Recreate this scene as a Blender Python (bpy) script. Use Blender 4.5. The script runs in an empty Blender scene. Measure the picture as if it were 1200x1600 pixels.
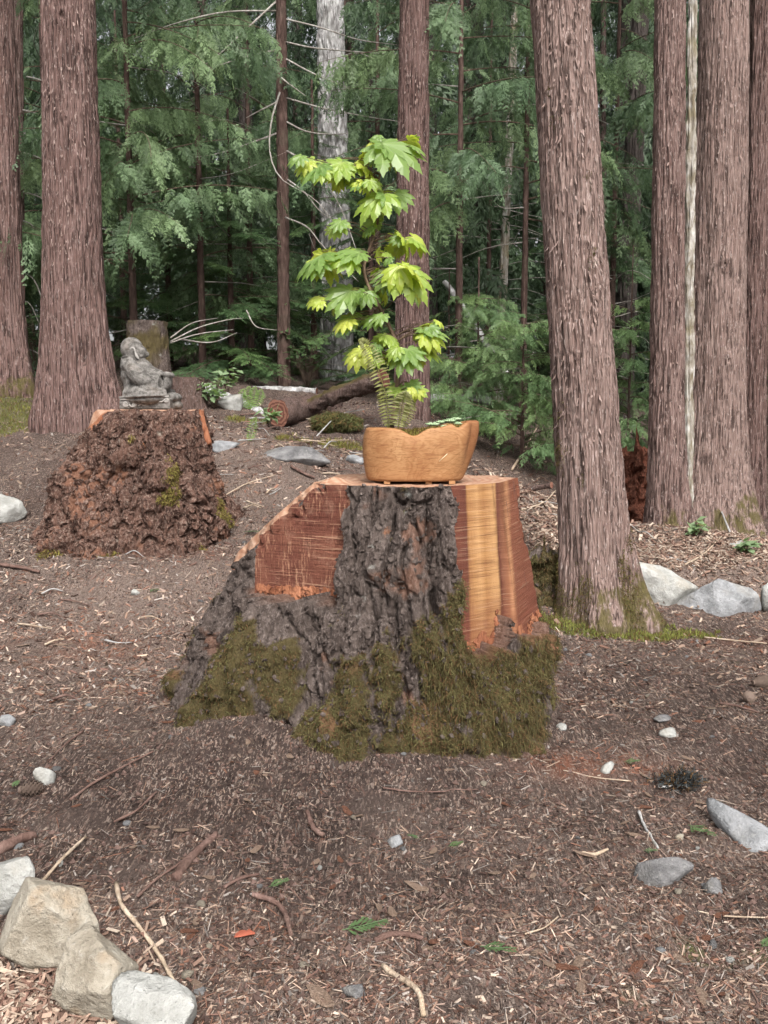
import bpy, math, random
import numpy as np
from mathutils import Vector, Matrix, Euler

R = math.radians
SC = bpy.context.scene
COL = SC.collection
rng = np.random.default_rng(7)
random.seed(7)

# ------------------------------------------------------------------ camera
F = 1400.0                       # focal length in pixels of a 1200 x 1600 frame
CAMZ = 1.25
PITCH = math.atan((800 - 655) / F)
cam = bpy.data.cameras.new('camera')
cam.sensor_fit = 'VERTICAL'
cam.sensor_height = 24.0
cam.lens = F / 1600 * 24.0
cam.clip_start = 0.05
cam.clip_end = 500
cam_o = bpy.data.objects.new('camera', cam)
COL.objects.link(cam_o)
cam_o.location = (0, 0, CAMZ)
cam_o.rotation_euler = (math.pi / 2 - PITCH, 0, 0)
SC.camera = cam_o

# ------------------------------------------------------------------ sky and sun (overcast)
SUN_EL, SUN_ROT = R(47), R(168)
world = bpy.data.worlds.new('World')
SC.world = world
world.use_nodes = True
wn = world.node_tree
bg = wn.nodes['Background']
sky = wn.nodes.new('ShaderNodeTexSky')
sky.sky_type = 'NISHITA'
sky.sun_disc = False
sky.sun_elevation = SUN_EL
sky.sun_rotation = SUN_ROT
sky.air_density = 1.0
sky.dust_density = 6.0
sky.ozone_density = 1.0
hs = wn.nodes.new('ShaderNodeHueSaturation')
hs.inputs['Saturation'].default_value = 0.15
wn.links.new(sky.outputs['Color'], hs.inputs['Color'])
wn.links.new(hs.outputs['Color'], bg.inputs['Color'])
bg.inputs['Strength'].default_value = 0.10
sun = bpy.data.lights.new('sun', 'SUN')
sun.energy = 1.5
sun.angle = R(20)
sun.color = (1.0, 0.95, 0.90)
sun_o = bpy.data.objects.new('sun', sun)
COL.objects.link(sun_o)
sd = Vector((math.sin(SUN_ROT) * math.cos(SUN_EL), math.cos(SUN_ROT) * math.cos(SUN_EL), math.sin(SUN_EL)))
sun_o.rotation_euler = sd.to_track_quat('Z', 'Y').to_euler()
sun_o.location = (0, -5, 12)
vs = SC.view_settings
vs.view_transform = 'Standard'
vs.look = 'None'
vs.exposure = 1.35
vs.gamma = 1.0
vs.use_curve_mapping = False
SC.cycles.use_adaptive_sampling = True
SC.cycles.adaptive_threshold = 0.03
SC.cycles.max_bounces = 5
SC.cycles.diffuse_bounces = 2
SC.cycles.glossy_bounces = 2
SC.cycles.transmission_bounces = 3
SC.cycles.transparent_max_bounces = 4

# ------------------------------------------------------------------ projection helpers (where a thing of the photo stands)
_cp, _sp = math.cos(PITCH), math.sin(PITCH)
def ray(u, v):
    a = (u - 600) / F; b = -(v - 800) / F
    return np.array([a, _cp + b * _sp, -_sp + b * _cp])
def P(u, v, Y):
    d = ray(u, v)
    return np.array([0, 0, CAMZ]) + d * (Y / d[1])

# ------------------------------------------------------------------ noise (numpy)
def _h(i, j, k, s):
    n = (i.astype(np.int64) * 374761393 + j.astype(np.int64) * 668265263 + k.astype(np.int64) * 2147483647 + s * 974634721) & 0xFFFFFFFF
    n = ((n ^ (n >> 13)) * 1274126177) & 0xFFFFFFFF
    n = ((n ^ (n >> 16)) * 2246822519) & 0xFFFFFFFF
    return ((n ^ (n >> 15)) & 0xFFFFFF) / float(0xFFFFFF)
def vn(p, s=0):
    p = np.asarray(p, float)
    f = np.floor(p); t = p - f; t = t * t * t * (t * (t * 6 - 15) + 10)
    i, j, k = f[..., 0], f[..., 1], f[..., 2]
    x, y, z = t[..., 0], t[..., 1], t[..., 2]
    r = 0
    for a in (0, 1):
        for b in (0, 1):
            for c in (0, 1):
                w = (x if a else 1 - x) * (y if b else 1 - y) * (z if c else 1 - z)
                r = r + w * _h(i + a, j + b, k + c, s)
    return r * 2 - 1
def fbm(p, o=4, s=0, g=0.5):
    p = np.asarray(p, float); r = 0; a = 1; tot = 0
    for q in range(o):
        r = r + a * vn(p * (2.03 ** q) + 13.7 * q, s + q); tot += a; a *= g
    return r / tot * 1.6
def ridged(p, o=3, s=0):
    p = np.asarray(p, float); r = 0; a = 1; tot = 0
    for q in range(o):
        r = r + a * (1 - np.abs(vn(p * (2.03 ** q) + 7.1 * q, s + q))); tot += a; a *= 0.5
    return r / tot
def worley(p, s=0):
    p = np.asarray(p, float); f = np.floor(p)
    d1 = np.full(p.shape[:-1], 9.0); d2 = d1.copy(); idd = np.zeros(p.shape[:-1])
    for a in (-1, 0, 1):
        for b in (-1, 0, 1):
            for c in (-1, 0, 1):
                i, j, k = f[..., 0] + a, f[..., 1] + b, f[..., 2] + c
                q0 = _h(i, j, k, s)
                dx = i + q0 - p[..., 0]; dy = j + _h(i, j, k, s + 1) - p[..., 1]; dz = k + _h(i, j, k, s + 2) - p[..., 2]
                d = np.sqrt(dx * dx + dy * dy + dz * dz)
                n1 = d < d1
                d2 = np.where(n1, d1, np.minimum(d2, d)); idd = np.where(n1, q0, idd); d1 = np.where(n1, d, d1)
    return d1, d2, idd
def sstep(a, b, x):
    t = np.clip((x - a) / (b - a), 0, 1); return t * t * (3 - 2 * t)
def v3(x, y, z):
    return np.stack(np.broadcast_arrays(np.asarray(x, float), np.asarray(y, float), np.asarray(z, float)), -1)
def nrm(a):
    a = np.asarray(a, float)
    return a / (np.linalg.norm(a, axis=-1, keepdims=True) + 1e-12)

# ------------------------------------------------------------------ mesh / object helpers
def mesh_np(name, V, faces, smooth=True, col=None, mats=None):
    """V (n,3); faces: one (m,k) int array or a list of such arrays; col: (n,3|4) per-vertex colour."""
    V = np.asarray(V, np.float32).reshape(-1, 3)
    if not isinstance(faces, (list, tuple)): faces = [faces]
    faces = [np.asarray(f, np.int32) for f in faces if len(f)]
    me = bpy.data.meshes.new(name)
    me.vertices.add(len(V)); me.vertices.foreach_set('co', V.ravel())
    loops = np.concatenate([f.ravel() for f in faces])
    starts = []; o = 0
    for f in faces:
        starts.append(o + np.arange(len(f)) * f.shape[1]); o += f.size
    starts = np.concatenate(starts).astype(np.int32)
    me.loops.add(len(loops)); me.loops.foreach_set('vertex_index', loops)
    me.polygons.add(len(starts)); me.polygons.foreach_set('loop_start', starts)
    me.update(calc_edges=True)
    me.polygons.foreach_set('use_smooth', np.full(len(starts), bool(smooth)))
    if col is not None:
        c = np.ones((len(V), 4), np.float32); c[:, :np.asarray(col).shape[1]] = col
        a = me.color_attributes.new('Col', 'FLOAT_COLOR', 'POINT'); a.data.foreach_set('color', c.ravel())
    if mats is not None: me.materials.append(mats)
    return me
def tag(o, label=None, cat=None, group=None, kind=None):
    if label: o['label'] = label
    if cat: o['category'] = cat
    if group: o['group'] = group
    if kind: o['kind'] = kind
    return o
def thing(name, loc, label, cat, group=None, rz=0):
    o = bpy.data.objects.new(name, None); COL.objects.link(o)
    o.location = Vector([float(c) for c in loc]); o.rotation_euler = (0, 0, rz)
    o.empty_display_size = 0.1
    return tag(o, label, cat, group)
def obj(name, me, parent=None, loc=None, rot=None, scale=None):
    o = bpy.data.objects.new(name, me); COL.objects.link(o)
    if parent is not None: o.parent = parent
    if loc is not None: o.location = [float(c) for c in loc]
    if rot is not None: o.rotation_euler = rot
    if scale is not None: o.scale = (scale,) * 3 if np.isscalar(scale) else scale
    return o
def part(name, V, F, mat, parent, col=None, smooth=True):
    """vertices in world space, made local to the (unrotated) parent"""
    V = np.asarray(V, float).reshape(-1, 3) - np.array(parent.location)
    return obj(name, mesh_np(name, V, F, smooth, col, mat), parent)
def solo(name, V, F, mat, label, cat, group=None, kind=None, col=None, smooth=True):
    """a thing that is one mesh, origin at its base"""
    V = np.asarray(V, float).reshape(-1, 3)
    c = np.array([V[:, 0].mean(), V[:, 1].mean(), V[:, 2].min()])
    return tag(obj(name, mesh_np(name, V - c, F, smooth, col, mat), None, c), label, cat, group, kind)
def grid_faces(nu, nv, wrap=False):
    """(nv rows) x (nu columns), index = row*nu+col"""
    c = np.arange(nu if wrap else nu - 1); r = np.arange(nv - 1)
    C, Rr = np.meshgrid(c, r); C = C.ravel(); Rr = Rr.ravel(); C2 = (C + 1) % nu
    return np.stack([Rr * nu + C, Rr * nu + C2, (Rr + 1) * nu + C2, (Rr + 1) * nu + C], 1)
def resample(pts, n):
    """smooth (Catmull-Rom) resampling of a polyline"""
    p = np.asarray(pts, float); k = len(p)
    q = np.vstack([2 * p[0] - p[1], p, 2 * p[-1] - p[-2]])
    t = np.linspace(0, k - 1 - 1e-9, n); i = t.astype(int); f = (t - i)[:, None]
    a, b, c, d = q[i], q[i + 1], q[i + 2], q[i + 3]
    return 0.5 * (2 * b + (c - a) * f + (2 * a - 5 * b + 4 * c - d) * f ** 2 + (3 * b - a - 3 * c + d) * f ** 3)
def tube(pts, rad, n=7, cap=True):
    p = np.asarray(pts, float); m = len(p); rad = np.broadcast_to(np.asarray(rad, float), (m,))
    t = nrm(np.gradient(p, axis=0))
    ref = np.array([0.31, 0.17, 0.93]) if abs(t[:, 2]).mean() < 0.8 else np.array([0.95, 0.2, 0.1])
    a = nrm(np.cross(t, ref)); b = np.cross(t, a)
    th = np.arange(n) * 2 * np.pi / n
    V = p[:, None] + rad[:, None, None] * (np.cos(th)[None, :, None] * a[:, None] + np.sin(th)[None, :, None] * b[:, None])
    V = V.reshape(-1, 3); Fq = grid_faces(n, m, True); fs = [Fq]
    if cap:
        V = np.vstack([V, p[0], p[-1]]); k = m * n
        i = np.arange(n); j = (i + 1) % n
        fs.append(np.vstack([np.stack([j, i, np.full(n, k)], 1), np.stack([(m - 1) * n + i, (m - 1) * n + j, np.full(n, k + 1)], 1)]))
    return V, fs
def join(parts):
    """join [(V, faces or list of faces)] into one (V, [tris], [quads]) set"""
    Vs = []; tri = []; quad = []; o = 0
    for V, fs in parts:
        if not isinstance(fs, (list, tuple)): fs = [fs]
        for f in fs:
            f = np.asarray(f)
            if len(f): (tri if f.shape[1] == 3 else quad).append(f + o)
        Vs.append(V); o += len(V)
    out = []
    if tri: out.append(np.vstack(tri))
    if quad: out.append(np.vstack(quad))
    return np.vstack(Vs), out

# ------------------------------------------------------------------ material helpers
class NT:
    def __init__(s, name, rough=0.85, spec=0.25):
        s.m = bpy.data.materials.new(name); s.m.use_nodes = True
        s.n = s.m.node_tree.nodes; s.l = s.m.node_tree.links
        s.b = s.n['Principled BSDF']; s.out = s.n['Material Output']
        s.b.inputs['Roughness'].default_value = rough
        s.b.inputs['Specular IOR Level'].default_value = spec
        s.tc = s.n.new('ShaderNodeTexCoord'); s.h = None
    def val(s, sock, v):
        if hasattr(v, 'type') and hasattr(v, 'is_output'): s.l.new(v, sock)
        else: sock.default_value = v
    def map(s, scale=(1, 1, 1), rot=(0, 0, 0), src='Object', loc=(0, 0, 0)):
        m = s.n.new('ShaderNodeMapping'); m.inputs['Scale'].default_value = scale; m.inputs['Rotation'].default_value = rot; m.inputs['Location'].default_value = loc
        s.l.new(s.tc.outputs[src], m.inputs['Vector']); return m.outputs[0]
    def noise(s, vec, scale=5, detail=5, rough=0.55, dist=0.0):
        n = s.n.new('ShaderNodeTexNoise'); s.l.new(vec, n.inputs['Vector'])
        n.inputs['Scale'].default_value = scale; n.inputs['Detail'].default_value = detail
        n.inputs['Roughness'].default_value = rough; n.inputs['Distortion'].default_value = dist
        return n.outputs['Fac']
    def vor(s, vec, scale=5, feat='F1', out='Distance'):
        n = s.n.new('ShaderNodeTexVoronoi'); n.feature = feat; s.l.new(vec, n.inputs['Vector']); n.inputs['Scale'].default_value = scale
        return n.outputs[out]
    def wave(s, vec, scale=5, dist=3, detail=2, dscale=1.0, typ='BANDS', d='X'):
        n = s.n.new('ShaderNodeTexWave'); n.wave_type = typ
        if typ == 'BANDS': n.bands_direction = d
        else: n.rings_direction = d
        s.l.new(vec, n.inputs['Vector']); n.inputs['Scale'].default_value = scale; n.inputs['Distortion'].default_value = dist
        n.inputs['Detail'].default_value = detail; n.inputs['Detail Scale'].default_value = dscale
        return n.outputs['Fac']
    def ramp(s, fac, stops, interp='LINEAR'):
        n = s.n.new('ShaderNodeValToRGB'); n.color_ramp.interpolation = interp; e = n.color_ramp.elements
        while len(e) < len(stops): e.new(0.5)
        for q, (p, c) in enumerate(stops):
            e[q].position = p
            e[q].color = (c, c, c, 1) if np.isscalar(c) else (c[0], c[1], c[2], 1)
        s.l.new(fac, n.inputs['Fac']); return n.outputs['Color']
    def mix(s, fac, a, b, mode='MIX'):
        n = s.n.new('ShaderNodeMix'); n.data_type = 'RGBA'; n.blend_type = mode
        s.val(n.inputs[0], fac)
        for sock, v in ((n.inputs[6], a), (n.inputs[7], b)):
            if isinstance(v, (tuple, list)): sock.default_value = (v[0], v[1], v[2], 1)
            else: s.l.new(v, sock)
        return n.outputs[2]
    def math(s, op, a, b=0.0, c=None):
        n = s.n.new('ShaderNodeMath'); n.operation = op; s.val(n.inputs[0], a); s.val(n.inputs[1], b)
        if c is not None: s.val(n.inputs[2], c)
        return n.outputs[0]
    def attr(s, name, out='Color'):
        n = s.n.new('ShaderNodeAttribute'); n.attribute_name = name; return n.outputs[out]
    def orand(s):
        return s.n.new('ShaderNodeObjectInfo').outputs['Random']
    def sep(s, vec, ax='X'):
        n = s.n.new('ShaderNodeSeparateXYZ'); s.l.new(vec, n.inputs[0]); return n.outputs[ax]
    def sepc(s, c, ax='Red'):
        n = s.n.new('ShaderNodeSeparateColor'); s.l.new(c, n.inputs[0]); return n.outputs[ax]
    def bump(s, h, dist=0.01, strength=1.0):
        n = s.n.new('ShaderNodeBump'); n.inputs['Distance'].default_value = dist; n.inputs['Strength'].default_value = strength
        s.l.new(h, n.inputs['Height'])
        if s.h is not None: s.l.new(s.h, n.inputs['Normal'])
        s.h = n.outputs[0]; s.l.new(s.h, s.b.inputs['Normal']); return s
    def color(s, c):
        if isinstance(c, (tuple, list)): s.b.inputs['Base Color'].default_value = (c[0], c[1], c[2], 1)
        else: s.l.new(c, s.b.inputs['Base Color'])
        return s
    def leafy(s, tcol, fac=0.35):
        """thin leaf: part of the light comes through"""
        t = s.n.new('ShaderNodeBsdfTranslucent'); s.val(t.inputs['Color'], (tcol[0], tcol[1], tcol[2], 1) if isinstance(tcol, (tuple, list)) else tcol)
        x = s.n.new('ShaderNodeMixShader'); x.inputs[0].default_value = fac
        s.l.new(s.b.outputs[0], x.inputs[1]); s.l.new(t.outputs[0], x.inputs[2]); s.l.new(x.outputs[0], s.out.inputs['Surface'])
        return s
def hsv(c, v): return tuple(q * v for q in c)
M = {}

def cedar_mat(name, c1, c2, c3, moss=0.0, grey=0.35, seed=0.0):
    m = NT(name, 0.9, 0.15)
    w = m.map((1, 1, 1), loc=(seed, seed, seed))
    big = m.noise(m.map((1, 1, .4), loc=(seed, 1, seed)), 5, 4, 0.65)
    fib = m.noise(m.map((1, 1, 0.07), loc=(seed, 0, 0)), 42, 6, 0.62, 0.35)
    fib2 = m.noise(m.map((1, 1, 0.035), loc=(0, seed, 0)), 95, 4, 0.6, 0.2)
    fl = m.noise(m.map((1, 1, 0.3), loc=(0, 0, seed)), 70, 3, 0.6)
    base = m.mix(m.ramp(big, [(0.32, 0.0), (0.68, 1.0)]), c1, c2)
    base = m.mix(m.ramp(fib2, [(0.46, 0.0), (0.62, 0.8)]), base, c3)
    base = m.mix(m.ramp(fib, [(0.40, 0.9), (0.475, 0.0)]), base, hsv(c1, 0.30))
    ck = m.vor(m.map((1, 1, 0.06), loc=(seed, seed, 0)), 44, 'DISTANCE_TO_EDGE')
    base = m.mix(m.math('MULTIPLY', m.ramp(ck, [(0.02, 1.0), (0.075, 0.0)]), 0.6), base, hsv(c1, 0.22))
    base = m.mix(m.ramp(fl, [(0.60, 0.0), (0.66, grey)]), base, (0.50, 0.42, 0.39))
    if moss:
        mz = m.noise(m.map((1, 1, .5), loc=(seed, 2, 3)), 11, 6, 0.75)
        f = m.ramp(m.math('MULTIPLY', m.attr('Col', 'Fac'), mz), [(0.40, 0.0), (0.50, 0.85)])
        base = m.mix(f, base, m.mix(m.noise(w, 60, 3), (0.050, 0.042, 0.016), (0.125, 0.108, 0.036)))
    m.color(base)
    m.bump(fib, 0.026, 1.0); m.bump(ck, 0.02, .6); m.bump(fl, 0.006, 0.6)
    return m.m
M['cedar_a'] = cedar_mat('cedar_bark_grey', (0.180, 0.118, 0.101), (0.24, 0.168, 0.147), (0.31, 0.232, 0.205), 1, 0.5, 1.3)
M['cedar_b'] = cedar_mat('cedar_bark_red', (0.118, 0.070, 0.060), (0.168, 0.106, 0.093), (0.22, 0.152, 0.137), 1, 0.3, 4.1)
M['cedar_c'] = cedar_mat('cedar_bark_mid', (0.135, 0.082, 0.070), (0.19, 0.128, 0.113), (0.255, 0.185, 0.165), 1, 0.4, 7.7)
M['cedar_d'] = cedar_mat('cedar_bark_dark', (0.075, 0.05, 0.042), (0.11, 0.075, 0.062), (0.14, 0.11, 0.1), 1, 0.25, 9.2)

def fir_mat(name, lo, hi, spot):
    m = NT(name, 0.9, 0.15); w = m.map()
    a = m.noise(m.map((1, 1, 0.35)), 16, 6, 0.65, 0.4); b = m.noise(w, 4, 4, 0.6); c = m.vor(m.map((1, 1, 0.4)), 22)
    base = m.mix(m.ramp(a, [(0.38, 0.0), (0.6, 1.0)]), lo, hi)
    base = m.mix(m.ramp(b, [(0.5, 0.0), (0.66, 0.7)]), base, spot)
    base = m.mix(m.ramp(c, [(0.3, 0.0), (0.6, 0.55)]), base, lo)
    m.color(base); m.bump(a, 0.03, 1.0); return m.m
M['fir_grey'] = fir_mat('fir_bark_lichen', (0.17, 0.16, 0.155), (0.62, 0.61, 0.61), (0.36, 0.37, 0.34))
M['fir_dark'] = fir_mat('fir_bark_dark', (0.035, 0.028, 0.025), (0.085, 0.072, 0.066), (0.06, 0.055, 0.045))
M['alder'] = fir_mat('alder_bark', (0.17, 0.14, 0.10), (0.54, 0.52, 0.49), (0.20, 0.17, 0.09))
M['thin_bark'] = fir_mat('thin_tree_bark', (0.055, 0.034, 0.028), (0.135, 0.088, 0.075), (0.10, 0.08, 0.06))
# ------------------------------------------------------------------ terrain
_cps = []
for (u, v, Y) in [(250, 880, 5.4), (0, 900, 5.2), (60, 845, 5.7), (370, 850, 5.6), (20, 800, 6.4), (130, 655, 8.2), (20, 655, 8.4), (0, 618, 9.0),
                  (300, 650, 8.6), (340, 692, 7.4), (470, 722, 6.9), (400, 790, 6.1), (560, 745, 6.9), (430, 662, 8.8), (520, 650, 9.2), (445, 604, 11.4), (300, 600, 10.6),
                  (650, 650, 9.4), (560, 800, 5.9), (830, 775, 8.0), (760, 730, 9.0), (950, 972, 5.62), (865, 955, 5.6), (830, 900, 6.0),
                  (1040, 856, 7.9), (1130, 832, 9.0), (1190, 838, 8.8), (985, 780, 9.4), (1190, 880, 6.9), (1060, 868, 7.0), (1000, 880, 6.9)]:
    _cps.append(P(u, v, Y))
for (x, y, z) in [(-3, -3, 0), (0, -3, 0), (3, -3, 0), (-1.5, 1, 0), (0, 1, 0), (1.5, 1, 0), (-1.2, 2.4, 0.0), (0, 2.4, 0), (1.2, 2.4, 0.0), (0.5, 3.4, 0.02),
                  (-1.2, 3.6, 0.05), (1.5, 3.6, 0.0), (-.8, 4.2, 0.1), (.134, 3.75, .04), (.134, 4.6, .06), (1.2, 4.6, 0.0), (2.0, 4.6, -0.02), (2.6, 5.9, -0.03), (-2.6, 4.2, 0.14), (2.0, 5.95, -0.02),
                  (-5, 5, .45), (-6, 9, 1.6), (5, 5, .0), (6, 9, .3), (-5, 14, 2.2), (0, 14, 1.9), (5, 14, .9), (-9, 22, 3.2), (0, 22, 2.7), (9, 22, 1.6),
                  (-30, 45, 5), (0, 45, 4.5), (30, 45, 3), (-30, 10, 2.5), (30, 10, .5), (-30, -20, 0), (30, -20, 0), (0, -20, 0), (-60, 90, 8), (60, 90, 6), (0, 90, 7)]:
    _cps.append(np.array([x, y, z], float))
_cps = np.array(_cps)
def _phi(d): return np.sqrt(d * d + 0.25)
_A = _phi(np.linalg.norm(_cps[:, None, :2] - _cps[None, :, :2], axis=-1))
_Aug = np.block([[_A, np.ones((len(_cps), 1))], [np.ones((1, len(_cps))), np.zeros((1, 1))]])
_w = np.linalg.solve(_Aug + 1e-6 * np.eye(len(_Aug)), np.append(_cps[:, 2], 0))
def gauss(x, y, cx, cy, sx, sy=None, a=0):
    sy = sy or sx; dx, dy = x - cx, y - cy; c, s = math.cos(a), math.sin(a)
    X, Yy = c * dx + s * dy, -s * dx + c * dy
    return np.exp(-(X / sx) ** 2 - (Yy / sy) ** 2)
_ap = P(300, 1225, 3.05); _bp = P(215, 880, 5.35)
def ground_z(x, y):
    x = np.asarray(x, float); y = np.asarray(y, float); sh = x.shape
    xf, yf = x.ravel(), y.ravel(); z = np.full(xf.shape, _w[-1])
    for c, wt in zip(_cps, _w[:-1]): z = z + wt * _phi(np.hypot(xf - c[0], yf - c[1]))
    z = z + 0.10 * gauss(xf, yf, -0.62, 3.1, 0.17, 0.13) + 0.06 * gauss(xf, yf, -0.45, 3.28, 0.25, 0.12)
    z = z + 0.05 * gauss(xf, yf, 0.1, 3.05, 0.7, 0.22) + 0.13 * gauss(xf, yf, -1.45, 5.1, 0.42, 0.3) + 0.09 * gauss(xf, yf, -1.0, 5.2, 0.3, 0.3)
    # a low terrace held by the stones at the right
    z = z + 0.16 * sstep(1.45, 1.9, xf) * sstep(6.15, 6.32, yf) * (1 - sstep(7.2, 8.5, yf))
    p = v3(xf, yf, 0)
    near = 1 - sstep(9, 16, yf)
    z = z + 0.035 * fbm(p * 1.7, 4, 3) + near * (0.016 * fbm(p * 9, 4, 5) + 0.010 * (ridged(p * 24, 2, 8) - .6))
    return z.reshape(sh)
def gz(x, y): return float(ground_z(np.array([x]), np.array([y]))[0])
def G(u, v):
    """point of the ground seen at photo pixel (u, v)"""
    d = ray(u, v); t = np.concatenate([np.arange(1.2, 12, 0.02), np.arange(12, 40, 0.2)])
    X, Yy, Z = d[0] * t, d[1] * t, CAMZ + d[2] * t
    g = ground_z(X, Yy); k = np.nonzero(Z < g)[0]
    k = k[0] if len(k) else len(t) - 1
    return np.array([X[k], Yy[k], g[k]])

def axis_pts(lo, hi, dense_lo, dense_hi, step, growth):
    a = list(np.arange(dense_lo, dense_hi, step)); s = step; x = a[-1]
    while x < hi: s *= growth; x += s; a.append(x)
    s = step; x = a[0]; b = []
    while x > lo: s *= growth; x -= s; b.append(x)
    return np.array(b[::-1] + a)
gx = axis_pts(-90, 90, -2.2, 2.2, 0.0165, 1.06)
ys = []; y = 1.3
while y < 120: ys.append(y); y += max(0.0125, 0.0060 * y) if y < 9 else 0.05 * (y - 7.9)
gy = np.concatenate([np.array([-25, -12, -6, -3, -1.5, -.5, 0.2, .7, 1.0, 1.15]), np.array(ys)])
GX, GY = np.meshgrid(gx, gy)
GZ = ground_z(GX, GY)
# ground zones: red = moss, green = dry chips / litter, blue = red sawdust
def zones(x, y):
    p = v3(x, y, 0); n = fbm(p * 3.1, 4, 21); n2 = fbm(p * 11, 3, 22)
    ms = np.zeros(np.shape(x))
    for (u, v, sx, sy, k) in [(950, 992, .42, .16, 1.3), (1060, 995, .45, .13, 1.1), (880, 985, .28, .12, 1.1), (20, 650, .7, .8, 1.2), (10, 625, .8, .6, 1.0), (530, 692, .38, .32, 1.1), (470, 690, .35, .35, .8), (385, 655, .3, .4, .9),
                              (1130, 1040, .3, .2, .5), (1150, 1500, .25, .2, .45), (1020, 1580, .2, .15, .4), (860, 1450, .25, .15, .35), (700, 1250, .3, .12, .35)]:
        g = G(u, v); ms = ms + k * gauss(x, y, g[0], g[1], sx, sy)
    ms = sstep(0.35, 0.9, ms * (0.8 + 0.5 * n + 0.45 * n2))
    dry = 0.32 + 0.30 * n
    for (u, v, sx, sy, k) in [(430, 750, .9, .9, .45), (330, 700, .7, .8, .35), (640, 740, .8, .9, .3), (130, 1000, .9, .8, .5), (60, 880, .8, .6, .35), (1120, 875, .9, .45, .9), (60, 1560, .25, .3, 1.2), (560, 1590, .5, .2, .35), (1050, 1550, .5, .35, .25), (840, 800, .4, .9, .6), (300, 940, .6, .5, .3),
                              (330, 1200, .55, .42, -.3), (420, 1290, .5, .3, -.2), (1000, 1080, .5, .4, -.2), (150, 1300, .4, .3, -.25)]:
        g = G(u, v); dry = dry + k * gauss(x, y, g[0], g[1], sx, sy)
    red = np.zeros(np.shape(x))
    for (u, v, sx, sy, k) in [(900, 1185, .16, .12, .9), (960, 1200, .3, .1, .6), (120, 1010, .3, .2, .6), (170, 1085, .1, .07, .7), (385, 1463, .06, .05, .4), (800, 1010, .2, .1, .4), (1160, 1010, .4, .2, .5), (290, 865, .3, .15, .5)]:
        g = G(u, v); red = red + k * gauss(x, y, g[0], g[1], sx, sy)
    red = np.clip(red * (0.75 + 0.8 * n2), 0, 1)
    return ms, np.clip(dry, 0, 1), red
_z = zones(GX.ravel(), GY.ravel())
def ground_mat():
    m = NT('forest_soil', 0.95, 0.12); w = m.map()
    a = m.noise(w, 2.2, 6, 0.6); b = m.noise(w, 38, 6, 0.7); c = m.noise(w, 160, 4, 0.7); vo = m.vor(m.map((1, 1, 1)), 85)
    col = m.attr('Col')
    soil = m.mix(m.ramp(a, [(.35, 0.0), (.65, 1.0)]), (0.058, 0.041, 0.035), (0.104, 0.075, 0.065))
    soil = m.mix(m.ramp(b, [(.35, 0.0), (.7, 1.0)]), m.mix(0.5, soil, (0.035, 0.023, 0.02)), soil)
    duff = m.mix(m.ramp(c, [(.4, 0.0), (.62, 1.0)]), (0.120, 0.088, 0.075), (0.30, 0.23, 0.195))
    base = m.mix(m.math('MULTIPLY', m.sepc(col, 'Green'), 0.9), soil, duff)
    base = m.mix(m.math('MULTIPLY', m.sepc(col, 'Blue'), 0.75), base, m.mix(m.noise(w, 60, 4), (0.16, 0.055, 0.032), (0.30, 0.13, 0.08)))
    mg = m.mix(m.noise(w, 70, 4, .7), (0.05, 0.055, 0.016), (0.17, 0.18, 0.05))
    base = m.mix(m.ramp(m.math('MULTIPLY', m.sepc(col, 'Red'), m.math('ADD', b, 0.35)), [(.2, 0.0), (.6, 0.85)]), base, mg)
    sp = m.ramp(m.math('MULTIPLY', m.ramp(vo, [(0.1, 1.0), (.3, 0.0)]), m.ramp(m.noise(w, 21, 2), [(.52, 0.0), (.62, 1.0)])), [(0.2, 0.0), (0.5, 0.6)])
    base = m.mix(sp, base, (0.33, 0.26, 0.22))
    gap = m.ramp(m.noise(w, 7, 3, .6), [(.38, .35), (.6, 1.0)])
    for rz, sc_, cc, th_ in ((.5, 120, (0.34, 0.26, 0.215), .60), (2.0, 95, (0.22, 0.15, 0.12), .585), (3.4, 150, (0.40, 0.32, 0.27), .62), (1.2, 110, (0.030, 0.020, 0.017), .60)):
        fk = m.noise(m.map((1, .16, 1), rot=(0, 0, rz), loc=(rz, sc_ * .1, 0)), sc_, 2, .5, .3)
        base = m.mix(m.math('MULTIPLY', m.ramp(fk, [(th_, 0.0), (th_ + .025, .9)]), gap), base, cc)
    m.color(base); m.bump(b, 0.03, 1.0); m.bump(c, 0.012, 1.0)
    return m.m
M['ground'] = ground_mat()
go = obj('ground', mesh_np('ground', v3(GX.ravel(), GY.ravel(), GZ.ravel()), grid_faces(len(gx), len(gy)), True, np.stack(_z, 1), M['ground']))
tag(go, 'dark brown forest soil strewn with wood chips and needles', 'ground', kind='structure')

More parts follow.
